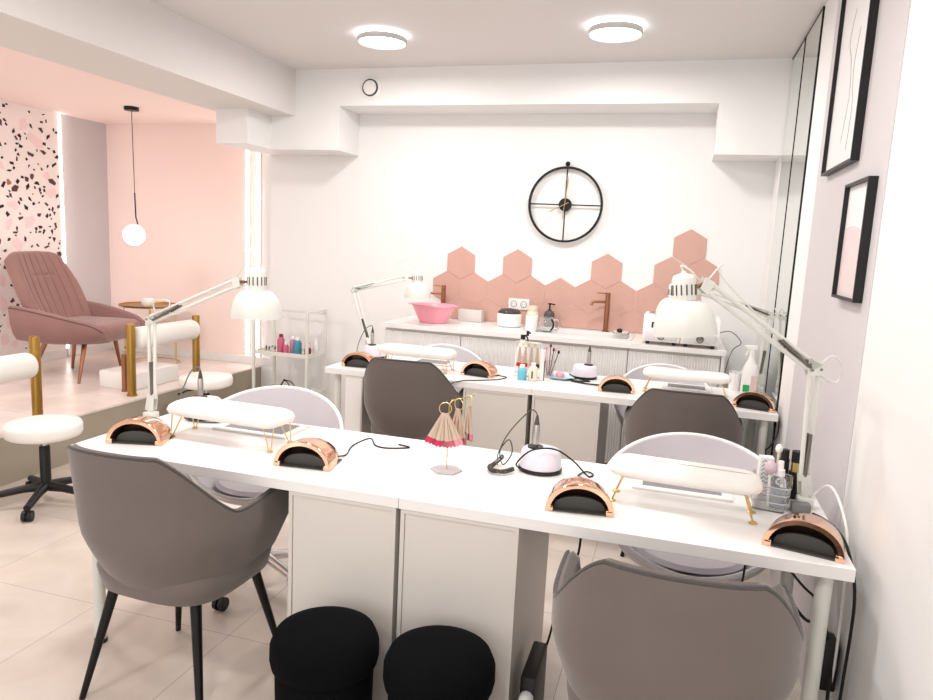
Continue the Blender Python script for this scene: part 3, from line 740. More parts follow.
desk_lamp('white jointed desk lamp at the right end of the nearer row, bell-shaped shade', (2.345, .42, T+.012), (2.325, .40, 1.160), (1.998, .222, 1.388), (1.934, .20, 1.418), (1.952, .195, 1.252), .172,
          [(2.34, .42, 1.17), (2.37, .42, 1.20), (2.40, .43, 1.17), (2.36, .43, 1.13), (2.05, .25, 1.40), (2.035, .24, 1.45), (1.99, .23, 1.40), (1.95, .22, 1.43), (1.925, .22, 1.44), (1.945, .22, 1.408)])
desk_lamp('white jointed desk lamp at the left end of the farther row, behind the bowl', (.064, 2.300, T+.012), (-.070, 2.32, 1.142), (.150, 2.66, 1.215), (.222, 2.69, 1.262), (.235, 2.68, 1.085), .185,
          [(-.03, 2.34, 1.15), (.13, 2.65, 1.24), (.09, 2.65, 1.30), (.15, 2.67, 1.34), (.20, 2.69, 1.30), (.222, 2.69, 1.268)])
desk_lamp('white jointed desk lamp by the mirrors, its shade behind the foreground shade', (2.405, 2.30, T+.012), (2.425, 2.31, 1.165), (2.030, 2.18, 1.275), (1.915, 2.14, 1.31), (1.92, 2.14, 1.13), .20,
          [(2.42, 2.31, 1.18), (2.44, 2.3, 1.20), (2.43, 2.31, 1.14), (2.2, 2.25, 1.21), (2.03, 2.18, 1.30), (1.98, 2.16, 1.36), (1.93, 2.14, 1.31)])

# ------------------------------------------------------------------ nail drills
def drill(loc, rz, lab, cables):
    t = thing('nail_drill', lab, 'nail drill', loc, rz)
    MB().lathe([(.066, 0), (.073, .004), (.073, .014), (.0001, .014)], n=32, sx=1, sy=.92).build('rubber_base', BLACK, t)
    MB().lathe([(.070, .0145), (.069, .05), (.064, .070), (.058, .076), (.0001, .078)], n=32, sx=1, sy=.92).build('body', mat('lilac_white_plastic', (232, 226, 236), .35, bump=.01), t, 60)
    MB().lathe([(.026, .0765), (.026, .082), (.0001, .083)], (-.02, 0, 0), 24).build('holder', BLACK, t)
    h = MB().lathe([(.0095, .082), (.011, .10), (.0115, .15), (.010, .155), (.0001, .155)], (-.02, 0, 0), 16).build('handpiece', STEEL, t)
    MB().lathe([(.0095, .1555), (.006, .175), (.003, .188), (.0001, .189)], (-.02, 0, 0), 12).build('strain_relief', DGREY, h)
    for pts, r, m in cables: MB().tube(pts, r, 6, 8).build('cable', m, t)
    return t
def coil(p0, p1, r, turns):
    p0, p1 = Vector(p0), Vector(p1); d = (p1-p0); u = d.cross(Vector((0, 0, 1))).normalized(); v = u.cross(d).normalized(); N = turns*10
    return [p0+d*i/N+(u*math.cos(2*PI*i/10)+v*math.sin(2*PI*i/10))*r for i in range(N+1)]
dr = drill((1.535, .425, T+.0005), 0, 'white nail drill with standing handpiece in the middle of the nearer row', [
    ([(-.02, 0, .187), (-.03, -.0, .20), (-.05, 0, .195), (-.11, .0, .12), (-.14, .0, .05), (-.12, -.03, .012), (-.09, -.04, .06), (-.105, -.03, .10), (-.14, -.02, .05), (-.135, -.05, .014)], .0022, DGREY),
    ([(-.065, -.03, .008), (-.07, -.05, .03), (-.02, -.07, .085), (.05, -.04, .09), (.11, -.01, .05), (.16, -.01, .006), (.175, .02, .004), (.15, .04, .004), (.13, -.01, .004), (.14, -.09, .004)], .0028, BLACK)])
k = MB(); arc = crom([Vector(v) for v in ((-.130, .0, .03), (-.150, -.04, .012), (-.155, -.075, .012), (-.135, -.105, .012), (-.10, -.10, .012), (-.078, -.06, .012))], 8)
pts = []
tt = 0
for i in range(len(arc)-1):
    for q in range(8):
        p = arc[i].lerp(arc[i+1], q/8); a = 2*PI*q/8; dd = (arc[i+1]-arc[i]).normalized(); sd = dd.cross(Vector((0, 0, 1)))
        pts.append(p+sd*math.cos(a)*.0065+Vector((0, 0, math.sin(a)*.0065)))
k.tube(pts, .0019, 5); k.build('coiled_cable', DGREY, dr)
drill((.155, .555-.04, T+.0005), 0, 'white nail drill behind the left hand rest of the nearer row, grey cable', [
    ([(-.02, 0, .187), (-.03, 0, .20), (-.07, .0, .17), (-.13, .01, .06), (-.16, .0, .01)], .0028, GREYP), ([(-.06, -.05, .005), (.0, -.085, .004), (.09, -.07, .004), (.13, -.02, .004)], .0028, DGREY)])
drill((.150, 2.19, T+.0005), .2, 'nail drill with grey handpiece behind the hand rest at the left of the farther row', [
    ([(-.02, 0, .187), (-.03, 0, .20), (-.07, .0, .17), (-.11, .01, .08), (-.12, .0, .01)], .003, GREYP)])
dr2 = drill((1.455, 2.20, T+.0005), math.radians(180), 'white nail drill at the centre of the farther row, left of a nail lamp', [
    ([(.03, .08, .006), (.05, .11, .006), (.10, .12, .006), (.0, .16, .006), (-.04, .20, .006), (-.10, .22, .006)], .003, BLACK)])

# loose cables lying on the tables
def cable(lab, pts, r=.0028, m=BLACK, name='power_cable'):
    return tag(MB().tube(pts, r, 6, 8).build(name, m), lab, 'cable')
cable('thin black cable curling behind the second nail lamp of the nearer row', [(.865, .215, T+.02), (.885, .29, T+.003), (.86, .40, T+.004), (.90, .46, T+.02), (.93, .44, T+.004), (.98, .43, T+.003), (1.05, .47, T+.003), (1.0, .49, T+.003)])
cable('black cable lying beside the sixth nail lamp across the farther table edge', [(.99, 2.0, T+.003), (1.05, 1.97, T+.003), (1.02, 1.88, T+.003), (.93, 1.80, T+.003), (.86, 1.742, T+.004), (.80, 1.725, T-.02), (.775, 1.722, T-.10)])
cable('black cable with plug lying left of the drill on the farther row', [(1.36, 2.27, T+.004), (1.42, 2.15, T+.004), (1.50, 2.09, T+.004), (1.40, 2.06, T+.004), (1.48, 2.02, T+.004), (1.58, 2.02, T+.004)], .004)
cable('black cable running over the right edge of the nearer table beside the corner nail lamp', [(2.36, .36, T+.004), (2.385, .32, T+.004), (2.402, .25, T+.0045), (2.418, .17, T-.02), (2.43, .10, T-.12), (2.435, .12, T-.35), (2.44, .16, .2), (2.43, .2, .01)], .0045)
cable('white cable hanging from the lamp at the right end of the nearer row', [(2.362, .425, .765), (2.385, .42, .80), (2.405, .37, .82), (2.425, .30, .77), (2.435, .25, .68), (2.44, .24, .4), (2.44, .26, .01)], .004, WPLA)
cable('black cable dropping beside the right end of the farther row', [(2.39, 1.87, T+.004), (2.43, 1.85, T+.004), (2.448, 1.80, T-.03), (2.448, 1.78, T-.1), (2.42, 1.76, T-.16), (2.40, 1.80, T-.2)], .004)
cable('black cable hanging against the mirrors beneath the farther table', [(2.44, 2.12, .66), (2.435, 2.05, .5), (2.445, 2.0, .42), (2.43, 2.0, .3), (2.43, 2.0, .12), (2.40, 1.9, .02)], .004)
cable('twin black cables hanging behind the foreground armchair by the drawer unit', [(1.70, .26, .70), (1.702, .25, .55), (1.66, .22, .42), (1.63, .25, .25), (1.60, .22, .12), (1.60, .24, .01)], .004)
cable('black cable hanging under the right end of the nearer table, behind its leg', [(2.18, .50, .70), (2.24, .45, .62), (2.30, .42, .56), (2.36, .40, .50), (2.42, .35, .45), (2.42, .33, .33)], .004)
cable('black cable looping low beside the foot of the right wall', [(2.30, .36, .50), (2.36, .30, .44), (2.42, .30, .42), (2.43, .24, .30), (2.42, .20, .2), (2.38, .2, .08), (2.35, .3, .01)], .005)
cable('grey cable hanging down the back wall right of the counter', [(2.20, 2.9, .98), (2.27, 2.85, 1.0), (2.34, 2.9, .93), (2.30, 3.0, .86), (2.27, 3.0, .7), (2.28, 3.05, .4), (2.3, 3.1, .02)], .003, GREYP)
cable('thin black cable hanging in front of the left tub chair', [(.80, .52, .70), (.77, .48, .66), (.74, .44, .62), (.71, .46, .5), (.70, .5, .2), (.70, .52, .005)], .003)
cable('black cable hanging below the right nail station, in front of the tub chair', [(2.16, .10, .70), (2.16, .12, .6), (2.15, .2, .45), (2.15, .24, .3), (2.16, .2, .01)], .003)
# power strip and adaptors under the table
t = thing('power_strip', 'black power strip standing beside the drawer unit with a white plug', 'power strip', (1.612, .10, 0), 0)
MB().box(-.022, .022, -.10, .10, 0, .26, bev=.006).build('housing', BLACK, t)
p_ = MB(); p_.lathe([(.020, 0), (.020, .03), (.012, .045), (.0001, .045)], (.0, -.1005, .20), 16, Matrix.Rotation(PI/2, 4, 'X')); pg = p_.build('white_plug', WPLA, t)
MB().tube([(.0, -.145, .20), (.05, -.17, .17), (.10, -.15, .08), (.12, -.12, .006)], .004, 8, 6).build('plug_cable', WPLA, pg)
tag(MB().box(2.40, 2.452, .24, .33, .26, .40, bev=.008).build('power_adaptor', BLACK), 'black power adaptor on the right wall behind the white table leg', 'adaptor')
tag(MB().box(2.25, 2.30, .26, .36, 0.0, .36, bev=.008).build('power_box', BLACK), 'black box under the right end of the nearer table, left of the leg', 'box')

# ------------------------------------------------------------------ nail swatch stand and fans
t = thing('swatch_stand', 'thin gold swatch stand on a clear hexagonal base at the middle of the nearer row', 'stand', (1.250, .290, T+.0005))
MB().prism([(.052*math.cos(i*PI/3+.2), .052*math.sin(i*PI/3+.2)) for i in range(6)], 0, .005).build('base', mat('frosted_clear_base', (214, 206, 210), .3, trans=.35, bump=.01), t, 0)
MB().tube([(0, 0, .005), (0, 0, .222), (.005, .015, .232), (.045, .13, .232), (.047, .135, .238)], .0018, 8).build('rod', BRASS, t)
STICK = mat('clear_swatch_stick', (214, 190, 168), .3, bump=.01, trans=.15)
NAILC = [mat('nail_%s' % n, c, .15, coat=.5, bump=.01) for n, c in (('crimson', (176, 18, 60)), ('magenta', (198, 24, 84)), ('rose', (206, 92, 122)), ('blush', (226, 148, 160)), ('mauve', (170, 84, 92)), ('brown', (104, 48, 46)), ('red', (206, 24, 48)), ('nude', (222, 176, 160)), ('black', (26, 22, 24)))]
def fan(root_loc, rz, lab, cols, n, spread, L=.115, name='nail_swatch_fan', ringr=.020):
    t = thing(name, lab, 'nail swatches', root_loc, rz, None)
    MB().loop([(ringr*math.cos(a), 0, ringr*math.sin(a)) for a in [2*PI*i/24 for i in range(24)]], .0016, 6).build('ring', BRASS, t)
    for i in range(n):
        a = (i/(n-1)-.5)*spread; d = Vector((math.sin(a), 0, -math.cos(a))); s = Vector((math.cos(a), 0, math.sin(a))); y = (i % 3-1)*.003
        def q(r, w): return [d*r+s*w+Vector((0, y-.0012, 0)), d*r-s*w+Vector((0, y-.0012, 0)), d*r-s*w+Vector((0, y+.0012, 0)), d*r+s*w+Vector((0, y+.0012, 0))]
        k = MB(); k.rings([q(ringr-.004, .003), q(ringr+.02, .0042), q(ringr+L*.8, .0062)]); st_ = k.build('stick', STICK, t, 0)
        k = MB(); k.rings([q(ringr+L*.8, .0062), q(ringr+L*.93, .0070), q(ringr+L, .004)]); k.build('nail_tip', NAILC[cols[i*len(cols)//n]], st_, 0)
fan((1.240, .282, T+.209), math.radians(8), 'fan of crimson to blush nail swatches, frontmost on the gold stand', (1, 0, 1, 4, 4, 2, 3, 3), 11, math.radians(54), .110)
fan((1.268, .337, T+.215), math.radians(-30), 'fan of mauve nail swatches behind the crimson fan on the gold stand', (2, 3, 7, 4), 8, math.radians(34))
fan((1.288, .395, T+.216), math.radians(-45), 'fan of brown nail swatches at the rear of the gold stand', (5, 5, 4, 2), 7, math.radians(26))
# farther row: rack of swatches
t = thing('swatch_rack', 'low white rack with a bar holding red and nude swatches on the farther row', 'rack', (1.150, 2.06, T+.0005))
MB().box(-.075, .075, -.018, .018, 0, .006).build('base', CLEAR, t, 0)
k = MB(); k.cyl((-.07, 0, .006), (-.07, 0, .20), .002, n=8); k.cyl((.07, 0, .006), (.07, 0, .20), .002, n=8); k.cyl((-.07, 0, .2), (.07, 0, .2), .002, n=8); k.build('wire_frame', WPLA, t)
for i, (cs, lab) in enumerate((((6, 6), 'bundle of swatches with bright red tips, first from the left on the rack'), ((0, 6), 'bundle of swatches with dark red tips, second on the rack'), ((7, 3), 'bundle of pale swatches, third on the rack'), ((8, 8), 'bundle of swatches with black tips, last on the rack'))):
    fan((1.100+i*.034, 2.052, T+.183), .1, lab, cs, 4, math.radians(9), .11, ringr=.015)
# bottles on the farther row
def lath(t, name, prof, m, c=(0, 0, 0), n=24, **kw): return MB().lathe(prof, c, n, **kw).build(name, m, t, 50)
def trigger(t, z, m, s=1):
    k = MB(); k.box(-.03*s, .022, -.010, .010, z+.012, z+.034, bev=.003); k.cyl((0, 0, z-.012), (0, 0, z+.014), .014, n=14); k.cyl((-.03*s, 0, z+.026), (-.044*s, 0, z+.026), .006, n=8)
    k.tube([(-.012*s, 0, z+.014), (-.026*s, 0, z-.002), (-.030*s, 0, z-.022)], .004, 8); k.build('trigger_head', m, t)
t = thing('spray_bottle', 'white spray bottle with a black trigger behind the swatch rack', 'spray bottle', (1.085, 2.19, T+.0005), .3)
lath(t, 'bottle_body', [(.036, 0), (.040, .006), (.040, .12), (.030, .15), (.015, .178), (.013, .195), (.0001, .195)], WPLA, sx=1, sy=.75); trigger(t, .208, BLACK, -1)
MB().box(-.022, .022, -.0312, -.0300, .02, .10).build('label', mat('pale_pink_label', (228, 196, 196), .5, bump=.01), t, 0)
t = thing('polish_bottle', 'small clear blue bottle in front of the swatch rack', 'bottle', (1.138, 1.965, T+.0005))
lath(t, 'bottle_body', [(.024, 0), (.026, .004), (.026, .055), (.018, .065), (.0001, .066)], TEAL); lath(t, 'cap', [(.014, .0662), (.014, .085), (.0001, .085)], WPLA)
t = thing('gel_bottle', 'small cream bottle with black lettering in front of the swatch rack', 'bottle', (1.200, 1.965, T+.0005))
lath(t, 'bottle_body', [(.024, 0), (.026, .004), (.026, .070), (.016, .080), (.0001, .080)], CREAM); lath(t, 'cap', [(.013, .0802), (.013, .10), (.0001, .10)], WPLA)
MB().box(-.004, .004, -.0275, -.0262, .016, .056).build('dark_mark', DGREY, t, 0)
t = thing('polish_box', 'tall slim box with a dark stripe right of the cream bottle', 'box', (1.243, 2.00, T+.0005), .1)
MB().box(-.012, .010, -.018, .018, 0, .17, bev=.001).build('carton', WPLA, t, 0); MB().box(.0101, .0135, -.016, .016, .0, .11).build('stripe', DGREY, t, 0)
t = thing('brush_pot', 'glass of pink and black brushes behind the slim box', 'brush holder', (1.262, 2.11, T+.0005))
lath(t, 'glass', [(.028, 0), (.030, .004), (.032, .095), (.030, .095), (.028, .008), (.0001, .006)], CLEAR)
for i, (dx, dy, L, m) in enumerate(((-.02, 0, .17, PBOWL), (.02, .01, .16, BLACK), (.035, -.01, .165, PBOWL), (.0, .02, .18, MAROON), (.05, 0, .15, BLACK), (-.035, .01, .15, PINKL))):
    k = MB(); k.cyl((dx*.2, dy*.2, .008), (dx, dy, L), .003, .002, 8); k.sphere((dx, dy, L), .007, 10, 1.6); k.build('brush', m, t)
t = thing('trinket_dish', 'pale blue scalloped dish with a pink sponge on the farther row', 'dish', (1.335, 2.10, T+.0005))
k = MB(); rs = []
for s, z in ((.4, 0), (.7, .003), (1.0, .014), (.97, .016), (.66, .007), (.1, .006)):
    rs.append([Vector((s*.062*(1+.08*math.cos(6*a))*math.cos(a)*1.15, s*.062*(1+.08*math.cos(6*a))*math.sin(a), z)) for a in [2*PI*i/48 for i in range(48)]])
k.rings(rs); k.build('dish_body', mat('pale_blue_glaze', (176, 216, 226), .2, bump=.02), t, 50)
tag(MB().lathe([(.020, 0), (.026, .008), (.024, .024), (.012, .032), (.0001, .033)], (1.330, 2.10, T+.0085), 20).build('pink_sponge', PBOWL, None, 50), 'small pink sponge sitting in the pale blue dish', 'sponge')
# right end of the farther row
t = thing('spray_bottle', 'white spray bottle with a green label at the right end of the farther row', 'spray bottle', (2.345, 2.245, T+.0005), math.radians(0))
lath(t, 'bottle_body', [(.040, 0), (.043, .006), (.043, .12), (.034, .15), (.015, .19), (.014, .215), (.0001, .215)], WPLA, sx=1, sy=.75); trigger(t, .228, WPLA, 1)
MB().box(-.034, .0, -.0335, -.0322, .010, .048).build('green_label', GREEN, t, 0); MB().box(.004, .034, -.0335, -.0322, .012, .10).build('pink_label', mat('faded_pink_label', (214, 190, 186), .5, bump=.01), t, 0)
t = thing('cotton_pot', 'white plastic cup left of the green-labelled spray bottle', 'cup', (2.275, 2.29, T+.0005)); lath(t, 'cup_body', [(.030, 0), (.036, .10), (.034, .10), (.028, .006), (.0001, .005)], WPLA); lath(t, 'lid', [(.037, .1005), (.037, .108), (.0001, .11)], CLEAR)
# right end of the nearer row: wire basket with supplies
t = thing('supply_basket', 'clear basket holding brushes and bottles at the right end of the nearer row', 'basket', (2.245, .405, T+.0005), math.radians(-10))
k = MB(); k.rings([rr_(.045, .07, 0, .015), rr_(.055, .08, .075, .02), rr_(.052, .077, .075, .02), rr_(.043, .067, .004, .014)]); k.build('tray', CLEAR, t, 50)
for z in (.03, .055, .078): MB().loop(rr_(.049+z*.1, .074+z*.1, z, .02), .0016, 6).build('wire', CHROME, t)
t = thing('patterned_box', 'tall white box with a black scroll pattern in the clear basket', 'box', (2.228, .432, T+.006), .1)
MB().box(-.020, .020, -.014, .014, 0, .135, bev=.001).build('carton', WPLA, t, 0)
k = MB()
for i in range(9):
    z = .015+i*.013; k.tube([(-.014, -.0145, z), (-.006, -.0145, z+.007), (.002, -.0145, z), (.010, -.0145, z+.006), (.014, -.0145, z+.001)], .0009, 5, 4)
k.build('scroll_pattern', DGREY, t)
for (x, y, lab, m, cm, h) in ((2.262, .378, 'clear spray bottle with a white nozzle in the clear basket', CLEAR, WPLA, .095), ):
    t = thing('mist_bottle', lab, 'bottle', (x, y, T+.006)); lath(t, 'bottle_body', [(.022, 0), (.024, .005), (.024, h*.85), (.013, h), (.0001, h)], m); lath(t, 'nozzle', [(.014, h+.0005), (.013, h+.02), (.009, h+.022), (.008, h+.045), (.0001, h+.046)], cm)
    lath(t, 'liquid', [(.0205, .003), (.0205, .055), (.0001, .055)], mat('water_blue_liquid', (176, 196, 214), .1, trans=.5, bump=.01))
t = thing('makeup_brush', 'pink puff brush standing in the clear basket', 'brush', (2.238, .372, T+.006)); MB().cyl((0, 0, 0), (-.004, 0, .10), .004, n=8).build('handle', WPLA, t); MB().sphere((-.004, 0, .118), .018, 14, 1.2).build('bristles', mat('mauve_bristles', (206, 186, 196), .9, bump=.3, bscale=200), t)
t = thing('makeup_brush', 'tall white-tipped brush standing in the clear basket', 'brush', (2.262, .445, T+.006)); MB().cyl((0, 0, 0), (.0, 0, .15), .0035, n=8).build('handle', CREAM, t); MB().sphere((0, 0, .160), .011, 14, 1.3).build('bristles', WPLA, t)
t = thing('oil_bottle', 'black bottle with a gold collar behind the white desk lamp at the right', 'bottle', (2.325, .50, T+.0005)); lath(t, 'bottle_body', [(.018, 0), (.020, .004), (.020, .085), (.0001, .085)], BLACK); lath(t, 'collar', [(.0155, .0855), (.0155, .115), (.0001, .115)], BRASS); lath(t, 'cap', [(.0165, .1155), (.0165, .150), (.0001, .150)], BLACK)
t = thing('oil_bottle', 'plain black tube standing left of the gold-collared bottle', 'bottle', (2.290, .505, T+.0005)); lath(t, 'bottle_body', [(.014, 0), (.015, .004), (.015, .12), (.0001, .12)], BLACK); lath(t, 'cap', [(.012, .1205), (.012, .15), (.0001, .15)], BLACK)
# low ledge box behind right end
tag(MB().box(2.300, 2.352, .478-.13, .50-.115, T+.0005, T+.03, bev=.003).build('small_case', GREYP), 'small grey case under the desk lamp bracket, right end of the nearer row', 'case')

# ------------------------------------------------------------------ trolley
t = thing('trolley', 'white metal trolley with square posts by the white wall left of the farther row', 'trolley', (-1.135, 2.82, 0))
W_, D_ = .455, .29
PTS = ((0, 0), (W_, 0), (0, D_), (W_, D_))
for x, y in PTS: MB().box(x-.009, x+.009, y-.009, y+.009, .06, .905).build('post', WMET, t, 0)
for x in (0, W_): MB().box(x-.009, x+.009, .009, D_-.009, .889, .905).build('handle', WMET, t, 0)
MB().box(.009, W_-.009, D_-.004, D_+.004, .86, .876).build('top_rail', WMET, t, 0)
for z, h in ((.555, .03), (.20, .07)):
    k = MB(); k.box(.009, W_-.009, .005, D_-.005, z, z+.004)
    k.box(.009, W_-.009, -.002, .004, z, z+h); k.box(.009, W_-.009, D_-.004, D_+.002, z, z+h); k.box(-.002, .004, .009, D_-.009, z, z+h); k.box(W_-.004, W_+.002, .009, D_-.009, z, z+h)
    k.build('shelf_tray', WMET, t, 0)
for x, y in PTS:
    k = MB(); k.cyl((x-.010, y, .028), (x+.010, y, .028), .028, n=16); k.cyl((x, y, .03), (x, y, .06), .008, n=8); k.build('caster', BLACK, t)
TX, TY, TZ = -1.135, 2.82, .5595
for nm, x, y, r, h, m, cm, lab in (
    ('lotion_bottle', .185, .10, .026, .10, PINKL, MAROON, 'tall pink-labelled bottle, tallest on the trolley shelf'),
    ('lotion_bottle', .238, .08, .020, .06, PINKL, WPLA, 'short dark pink bottle right of the tallest bottle on the trolley'),
    ('lotion_bottle', .275, .12, .020, .09, mat('lilac_label', (190, 130, 160), .4, bump=.01), WPLA, 'mauve bottle with white cap left of the teal bottle on the trolley'),
    ('lotion_bottle', .328, .10, .028, .09, TEALL, WPLA, 'teal-labelled bottle with white cap on the trolley'),
    ('lotion_bottle', .385, .16, .020, .075, mat('peach_label', (226, 150, 150), .4, bump=.01), WPLA, 'light pink bottle behind the front post of the trolley'),
    ('lotion_bottle', .425, .22, .016, .08, WPLA, WPLA, 'plain white bottle at the back of the trolley shelf'),
    ('lotion_bottle', .425, .08, .023, .055, MAROON, WPLA, 'dark red jar with white cap at the right end of the trolley shelf')):
    r *= 1.12; h *= 1.3
    t = thing(nm, lab, 'bottle', (TX+x, TY+y*.85, TZ)); lath(t, 'bottle_body', [(r*.95, 0), (r, .003), (r, h*.8), (r*.6, h), (.0001, h)], m, n=18); lath(t, 'cap', [(r*.55, h+.0003), (r*.5, h+.022), (.0001, h+.022)], cm, n=14)
t = thing('bit_stand', 'small stand of black and white drill bits at the left of the trolley shelf', 'bit holder', (TX+.085, TY+.09, TZ))
MB().box(-.06, .06, -.03, .03, 0, .010, bev=.002).build('block', mat('beige_block', (206, 184, 160), .6, bump=.02), t)
for i in range(9):
    x = -.052+i*.013; k = MB(); k.cyl((x, (i % 2-.5)*.02, .010), (x, (i % 2-.5)*.02, .035+.006*(i % 3)), .0022, n=6); k.cyl((x, (i % 2-.5)*.02, .030), (x, (i % 2-.5)*.02, .045+.006*(i % 3)), .006, .003, 8); k.build('bit', BLACK if i % 3 else WPLA, t)
tag(MB().box(TX+.17, TX+.36, TY+.018, TY+.055, TZ, TZ+.016, bev=.003).build('foil_packet', mat('pale_blue_packet', (214, 218, 232), .4, bump=.05, bscale=50)), 'pale blue packet lying in front of the bottles on the trolley shelf', 'packet')
cable('black cable coiled upright in the bottom tray of the trolley', [(TX+.12, TY+.12, .21), (TX+.16, TY+.10, .27), (TX+.21, TY+.10, .36), (TX+.17, TY+.10, .29), (TX+.19, TY+.11, .23), (TX+.25, TY+.12, .24), (TX+.24, TY+.10, .33), (TX+.20, TY+.10, .35), (TX+.26, TY+.11, .34), (TX+.30, TY+.12, .28), (TX+.31, TY+.12, .21)], .004)
tag(MB().box(TX+.08, TX+.22, TY+.05, TY+.15, .205, .262, bev=.004).build('white_case', WPLA), 'white case in the bottom tray of the trolley, under the coiled cable', 'box')
tag(MB().lathe([(.03, 0), (.034, .02), (.03, .075), (.02, .09), (.0001, .092)], (TX+.405, TY+.12, .205), 18).build('blue_bottle', mat('blue_film', (120, 160, 205), .2, bump=.1, bscale=40)), 'crumpled blue bottle at the right of the bottom tray of the trolley', 'bottle')
tag(MB().sphere((TX+.355, TY+.06, .275-.045), .025, 14, .8).build('black_knob_tool', BLACK), 'small black round tool in the bottom tray of the trolley', 'tool')

# ------------------------------------------------------------------ dais: pendant, armchair, side table, foot rests
t = thing('pendant_lamp', 'black pendant with a bent rod and white glowing globe over the dais', 'pendant lamp', (-2.27, 2.88, ZP))
MB().lathe([(.052, -.028), (.055, -.024), (.055, 0), (.0001, 0)], n=32).build('canopy', BLKMET, t)
MB().cyl((0, 0, -.028), (.012, 0, -.66), .0028, n=8).build('cord', BLACK, t)
MB().tube([(.012, 0, -.655), (.018, 0, -.845), (.045, -.01, -.90)], .0055, 8).build('rod', BLKMET, t)
MB().sphere((-.004, 0, -.986), .082, 32).build('globe', GLOBE, t)
pl = bpy.data.lights.new('globe_light', 'POINT'); pl.energy = 14; pl.color = (1, .93, .86); pl.shadow_soft_size = .09
po = bpy.data.objects.new('globe_light', pl); C.objects.link(po); po.location = (-2.274, 2.88, 1.404-.0)
po.parent = None

t = thing('lounge_chair', 'dusty rose channel-stitched lounge chair with copper legs on the dais', 'armchair', (-2.575, 2.60, ZD), math.radians(14))
# local: faces +x, width along y
def back_pt(v, h, off=0.):
    hw = .29+.06*math.sin(min(1, h/.5)*PI/2)-.065*max(0, (h-.5)/.5)**1.4
    x = -.17-.235*h+.10*abs(v)**2.2*(1-.55*h)
    z = .33+.615*h-.05*abs(v)**6*max(0, (h-.6)/.4)
    nrm = Vector((.9, 0, .38))
    return Vector((x, v*hw, z))+nrm*off
k = MB(); NV, NH = 120, 44; fr = []; bk = []
for j in range(NH+1):
    h = j/NH; rf = []; rb = []
    for i in range(NV+1):
        v = -1+2*i/NV; edge = min(1, (1-abs(v))/.12, (1-h)/.08 if h > .5 else 1)
        th = .045*math.sqrt(max(0, min(1, edge)*(2-min(1, edge))))
        g = abs(math.sin((v+1)*PI*4.0)); gro = -.014*(1-g)**6 if abs(v) < .8 else 0
        if abs(h-.68) < .012 and abs(v) < .38: gro = -.012
        rf.append(back_pt(v, h, .02+th+gro)); rb.append(back_pt(v, h, .0-th*.9))
    fr.append(rf); bk.append(rb)
VF = [[k.bm.verts.new(p) for p in r] for r in fr]; VB = [[k.bm.verts.new(p) for p in r] for r in bk]
for V in (VF, VB):
    for j in range(NH):
        for i in range(NV): k._f([V[j][i], V[j][i+1], V[j+1][i+1], V[j+1][i]])
for j in range(NH):
    for i in (0, NV): k._f([VF[j][i], VF[j+1][i], VB[j+1][i], VB[j][i]])
for i in range(NV):
    k._f([VF[-1][i], VF[-1][i+1], VB[-1][i+1], VB[-1][i]]); k._f([VF[0][i], VF[0][i+1], VB[0][i+1], VB[0][i]])
k.build('backrest', ROSE, t, 75)
k = MB(); rs = []
for z, i_ in ((.285, .07), (.31, .02), (.34, 0), (.395, 0), (.425, .02), (.435, .07)):
    rs.append([v+Vector((.05, 0, 0)) for v in rr_(.32-i_, .315-i_, z, .10)])
k.rings(rs); k.build('seat', ROSE, t, 70)
def arm_c(q, s):
    x = -.30+.68*q; return x, s*(.345+.03*math.sin(q*PI)-.05*q**4), .56-.13*q**1.5-.03*max(0, (q-.85)/.15)**2
for s in (-1, 1):
    k = MB(); rs = []; n = 22
    for i in range(n+1):
        q = i/n; x, y, zt = arm_c(q, s); zb = .285+.05*abs(q-.45)**1.5; th = .028*min(1, (1-q)/.06+.45); zm = (zb+zt)/2
        rs.append([Vector((x, y-s*(th+.05), zb)), Vector((x, y-s*.045, zb)), Vector((x, y-s*.008, zb+.05)), Vector((x, y+s*th*.7, zm)), Vector((x, y+s*th*1.05, zt-.022)), Vector((x, y+s*th*.6, zt)), Vector((x, y-s*th*.6, zt)), Vector((x, y-s*th, zt-.022)), Vector((x, y-s*(th+.02), zm))])
    k.rings(rs); k.build('arm', ROSE, t, 65)
    k = MB(); k.tube([(arm_c(i/n, s)[0], arm_c(i/n, s)[1]+s*.029, arm_c(i/n, s)[2]-.014) for i in range(n+1)], .004, 6); k.build('piping', ROSED, t)
RI = Matrix.Rotation(-math.radians(14), 4, 'Z')
for x, y, wx, wy in ((.17, -.20, -2.295, 2.305), (.17, .20, -2.50, 2.95), (-.14, -.18, -2.735, 2.29), (-.14, .18, -2.79, 2.735)):
    f = RI @ Vector((wx+2.575, wy-2.60, 0)); MB().cyl((x, y, .31), (f.x, f.y, 0), .020, .010, 14).build('leg', BRONZE, t)

t = thing('side_table', 'round gold tray-top side table with thin wire legs beside the lounge chair', 'side table', (-2.47, 3.27, ZD))
MB().lathe([(.0001, .50), (.235, .50), (.245, .503), (.25, .518), (.246, .518), (.241, .507), (.0001, .506)], n=48).build('tray_top', GOLD, t, 50)
for i in range(6):
    a = 2*PI*i/6+.2; MB().cyl((.235*math.cos(a), .235*math.sin(a), .502), (.235*math.cos(a), .235*math.sin(a), .006), .0035, n=8).build('leg', BRASS, t)
MB().loop([(.235*math.cos(2*PI*i/40), .235*math.sin(2*PI*i/40), .0055) for i in range(40)], .004, 6).build('base_ring', BRASS, t)
t = thing('candle_holder', 'small round white candle cup on the gold tray table', 'cup', (-2.43, 3.20, ZD+.507)); lath(t, 'cup_body', [(.04, 0), (.052, .02), (.052, .055), (.046, .068), (.044, .066), (.0001, .06)], WPLA)

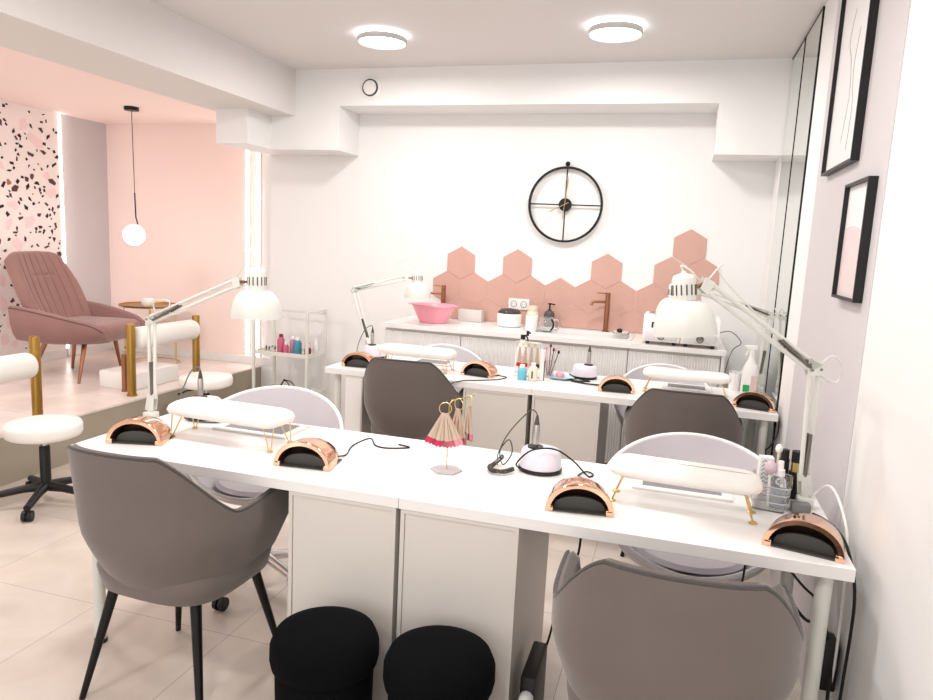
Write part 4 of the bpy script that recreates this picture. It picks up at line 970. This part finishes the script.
def foot_rest(yc, lab, L=.70, zr=.405):
    t = thing('foot_rest', lab, 'foot rest', (-1.695, yc, ZD))
    for s in (-1, 1):
        p = MB(); p.lathe([(.034, 0), (.034, .012), (.029, .014), (.029, .505), (.026, .512), (.0001, .512)], (0, s*L/2, 0), 24); po_ = p.build('post', GOLD, t)
        MB().cyl((-.028, s*L/2, .34), (-.05, s*L/2, .34), .010, n=10).build('knob', GOLD, po_)
    k = MB(); R = .078; Lh = L/2-.032
    k.rings([[Vector((-.0+r*math.cos(a), y, zr+r*math.sin(a))) for a in [2*PI*i/28 for i in range(28)]] for y, r in ((-Lh, R*.7), (-Lh+.012, R*.93), (-Lh+.03, R), (Lh-.03, R), (Lh-.012, R*.93), (Lh, R*.7))])
    k.build('roll_cushion', LEATH, t, 60)
    MB().lathe([(.026, 0), (.026, .01), (.022, .012), (.022, .27), (.0001, .27)], (-.14, -L/2+.09, 0), 20).build('short_post', BRONZE, t)
    return t
foot_rest(2.525, 'white roll foot rest between gold posts on the dais, in front of the lounge chair')
foot_rest(1.075, 'white roll foot rest between gold posts at the left edge of the photo', .66, .345)
tag(MB().box(-2.10, -1.79, 2.30, 2.78, ZD, ZD+.125, bev=.008).build('step_block', WPLA), 'low white step box on the dais under the roll foot rest', 'step')
tag(MB().box(-2.30, -1.95, .75, 1.30, ZD, ZD+.19, bev=.008).build('foot_basin', WPLA), 'low white box at the left edge behind the round stool', 'box')

# small chrome-topped bin behind the left drawer unit
t = thing('pedal_bin', 'small white bin with a chrome lid just left of the drawer units', 'bin', (.735, .335, 0))
lath(t, 'bin_body', [(.078, 0), (.082, .01), (.082, .225), (.0001, .225)], WPLA); lath(t, 'lid', [(.084, .2255), (.084, .24), (.07, .262), (.0001, .27)], CHROME)

# repeats share a group phrase
GP = {'velvet_armchair': 'grey velvet armchairs on the near side of both table rows', 'tub_chair': 'pale tub chairs on the far side of both table rows', 'nail_lamp': 'rose gold nail lamps on the tables',
      'desk_lamp': 'white jointed desk lamps', 'hand_rest': 'white padded hand rests', 'nail_drill': 'nail drills on the tables', 'dust_grille': 'dust extractors in the tables', 'manicure_table': 'white manicure tables',
      'drawer_unit': 'white drawer units under the tables', 'base_cabinet': 'fluted base cabinets', 'ceiling_lamp': 'round ceiling lamps', 'pouf': 'black poufs', 'rolling_stool': 'white rolling stools', 'foot_rest': 'roll foot rests on the dais',
      'towel_warmer': 'towel warmers on the counter', 'nail_swatch_fan': 'nail swatch fans', 'lotion_bottle': 'bottles on the trolley', 'power_cable': 'loose cables', 'led_strip': 'vertical light strips', 'wall_mirror': 'wall mirrors',
      'framed_picture': 'framed pictures on the right wall', 'tap': 'copper taps', 'spray_bottle': 'spray bottles on the farther row', 'makeup_brush': 'brushes in the clear basket', 'oil_bottle': 'small black bottles'}
for o_ in C.objects:
    if not o_.parent and o_.get('label'):
        g_ = GP.get(o_.name.split('.')[0])
        if g_: o_['group'] = g_
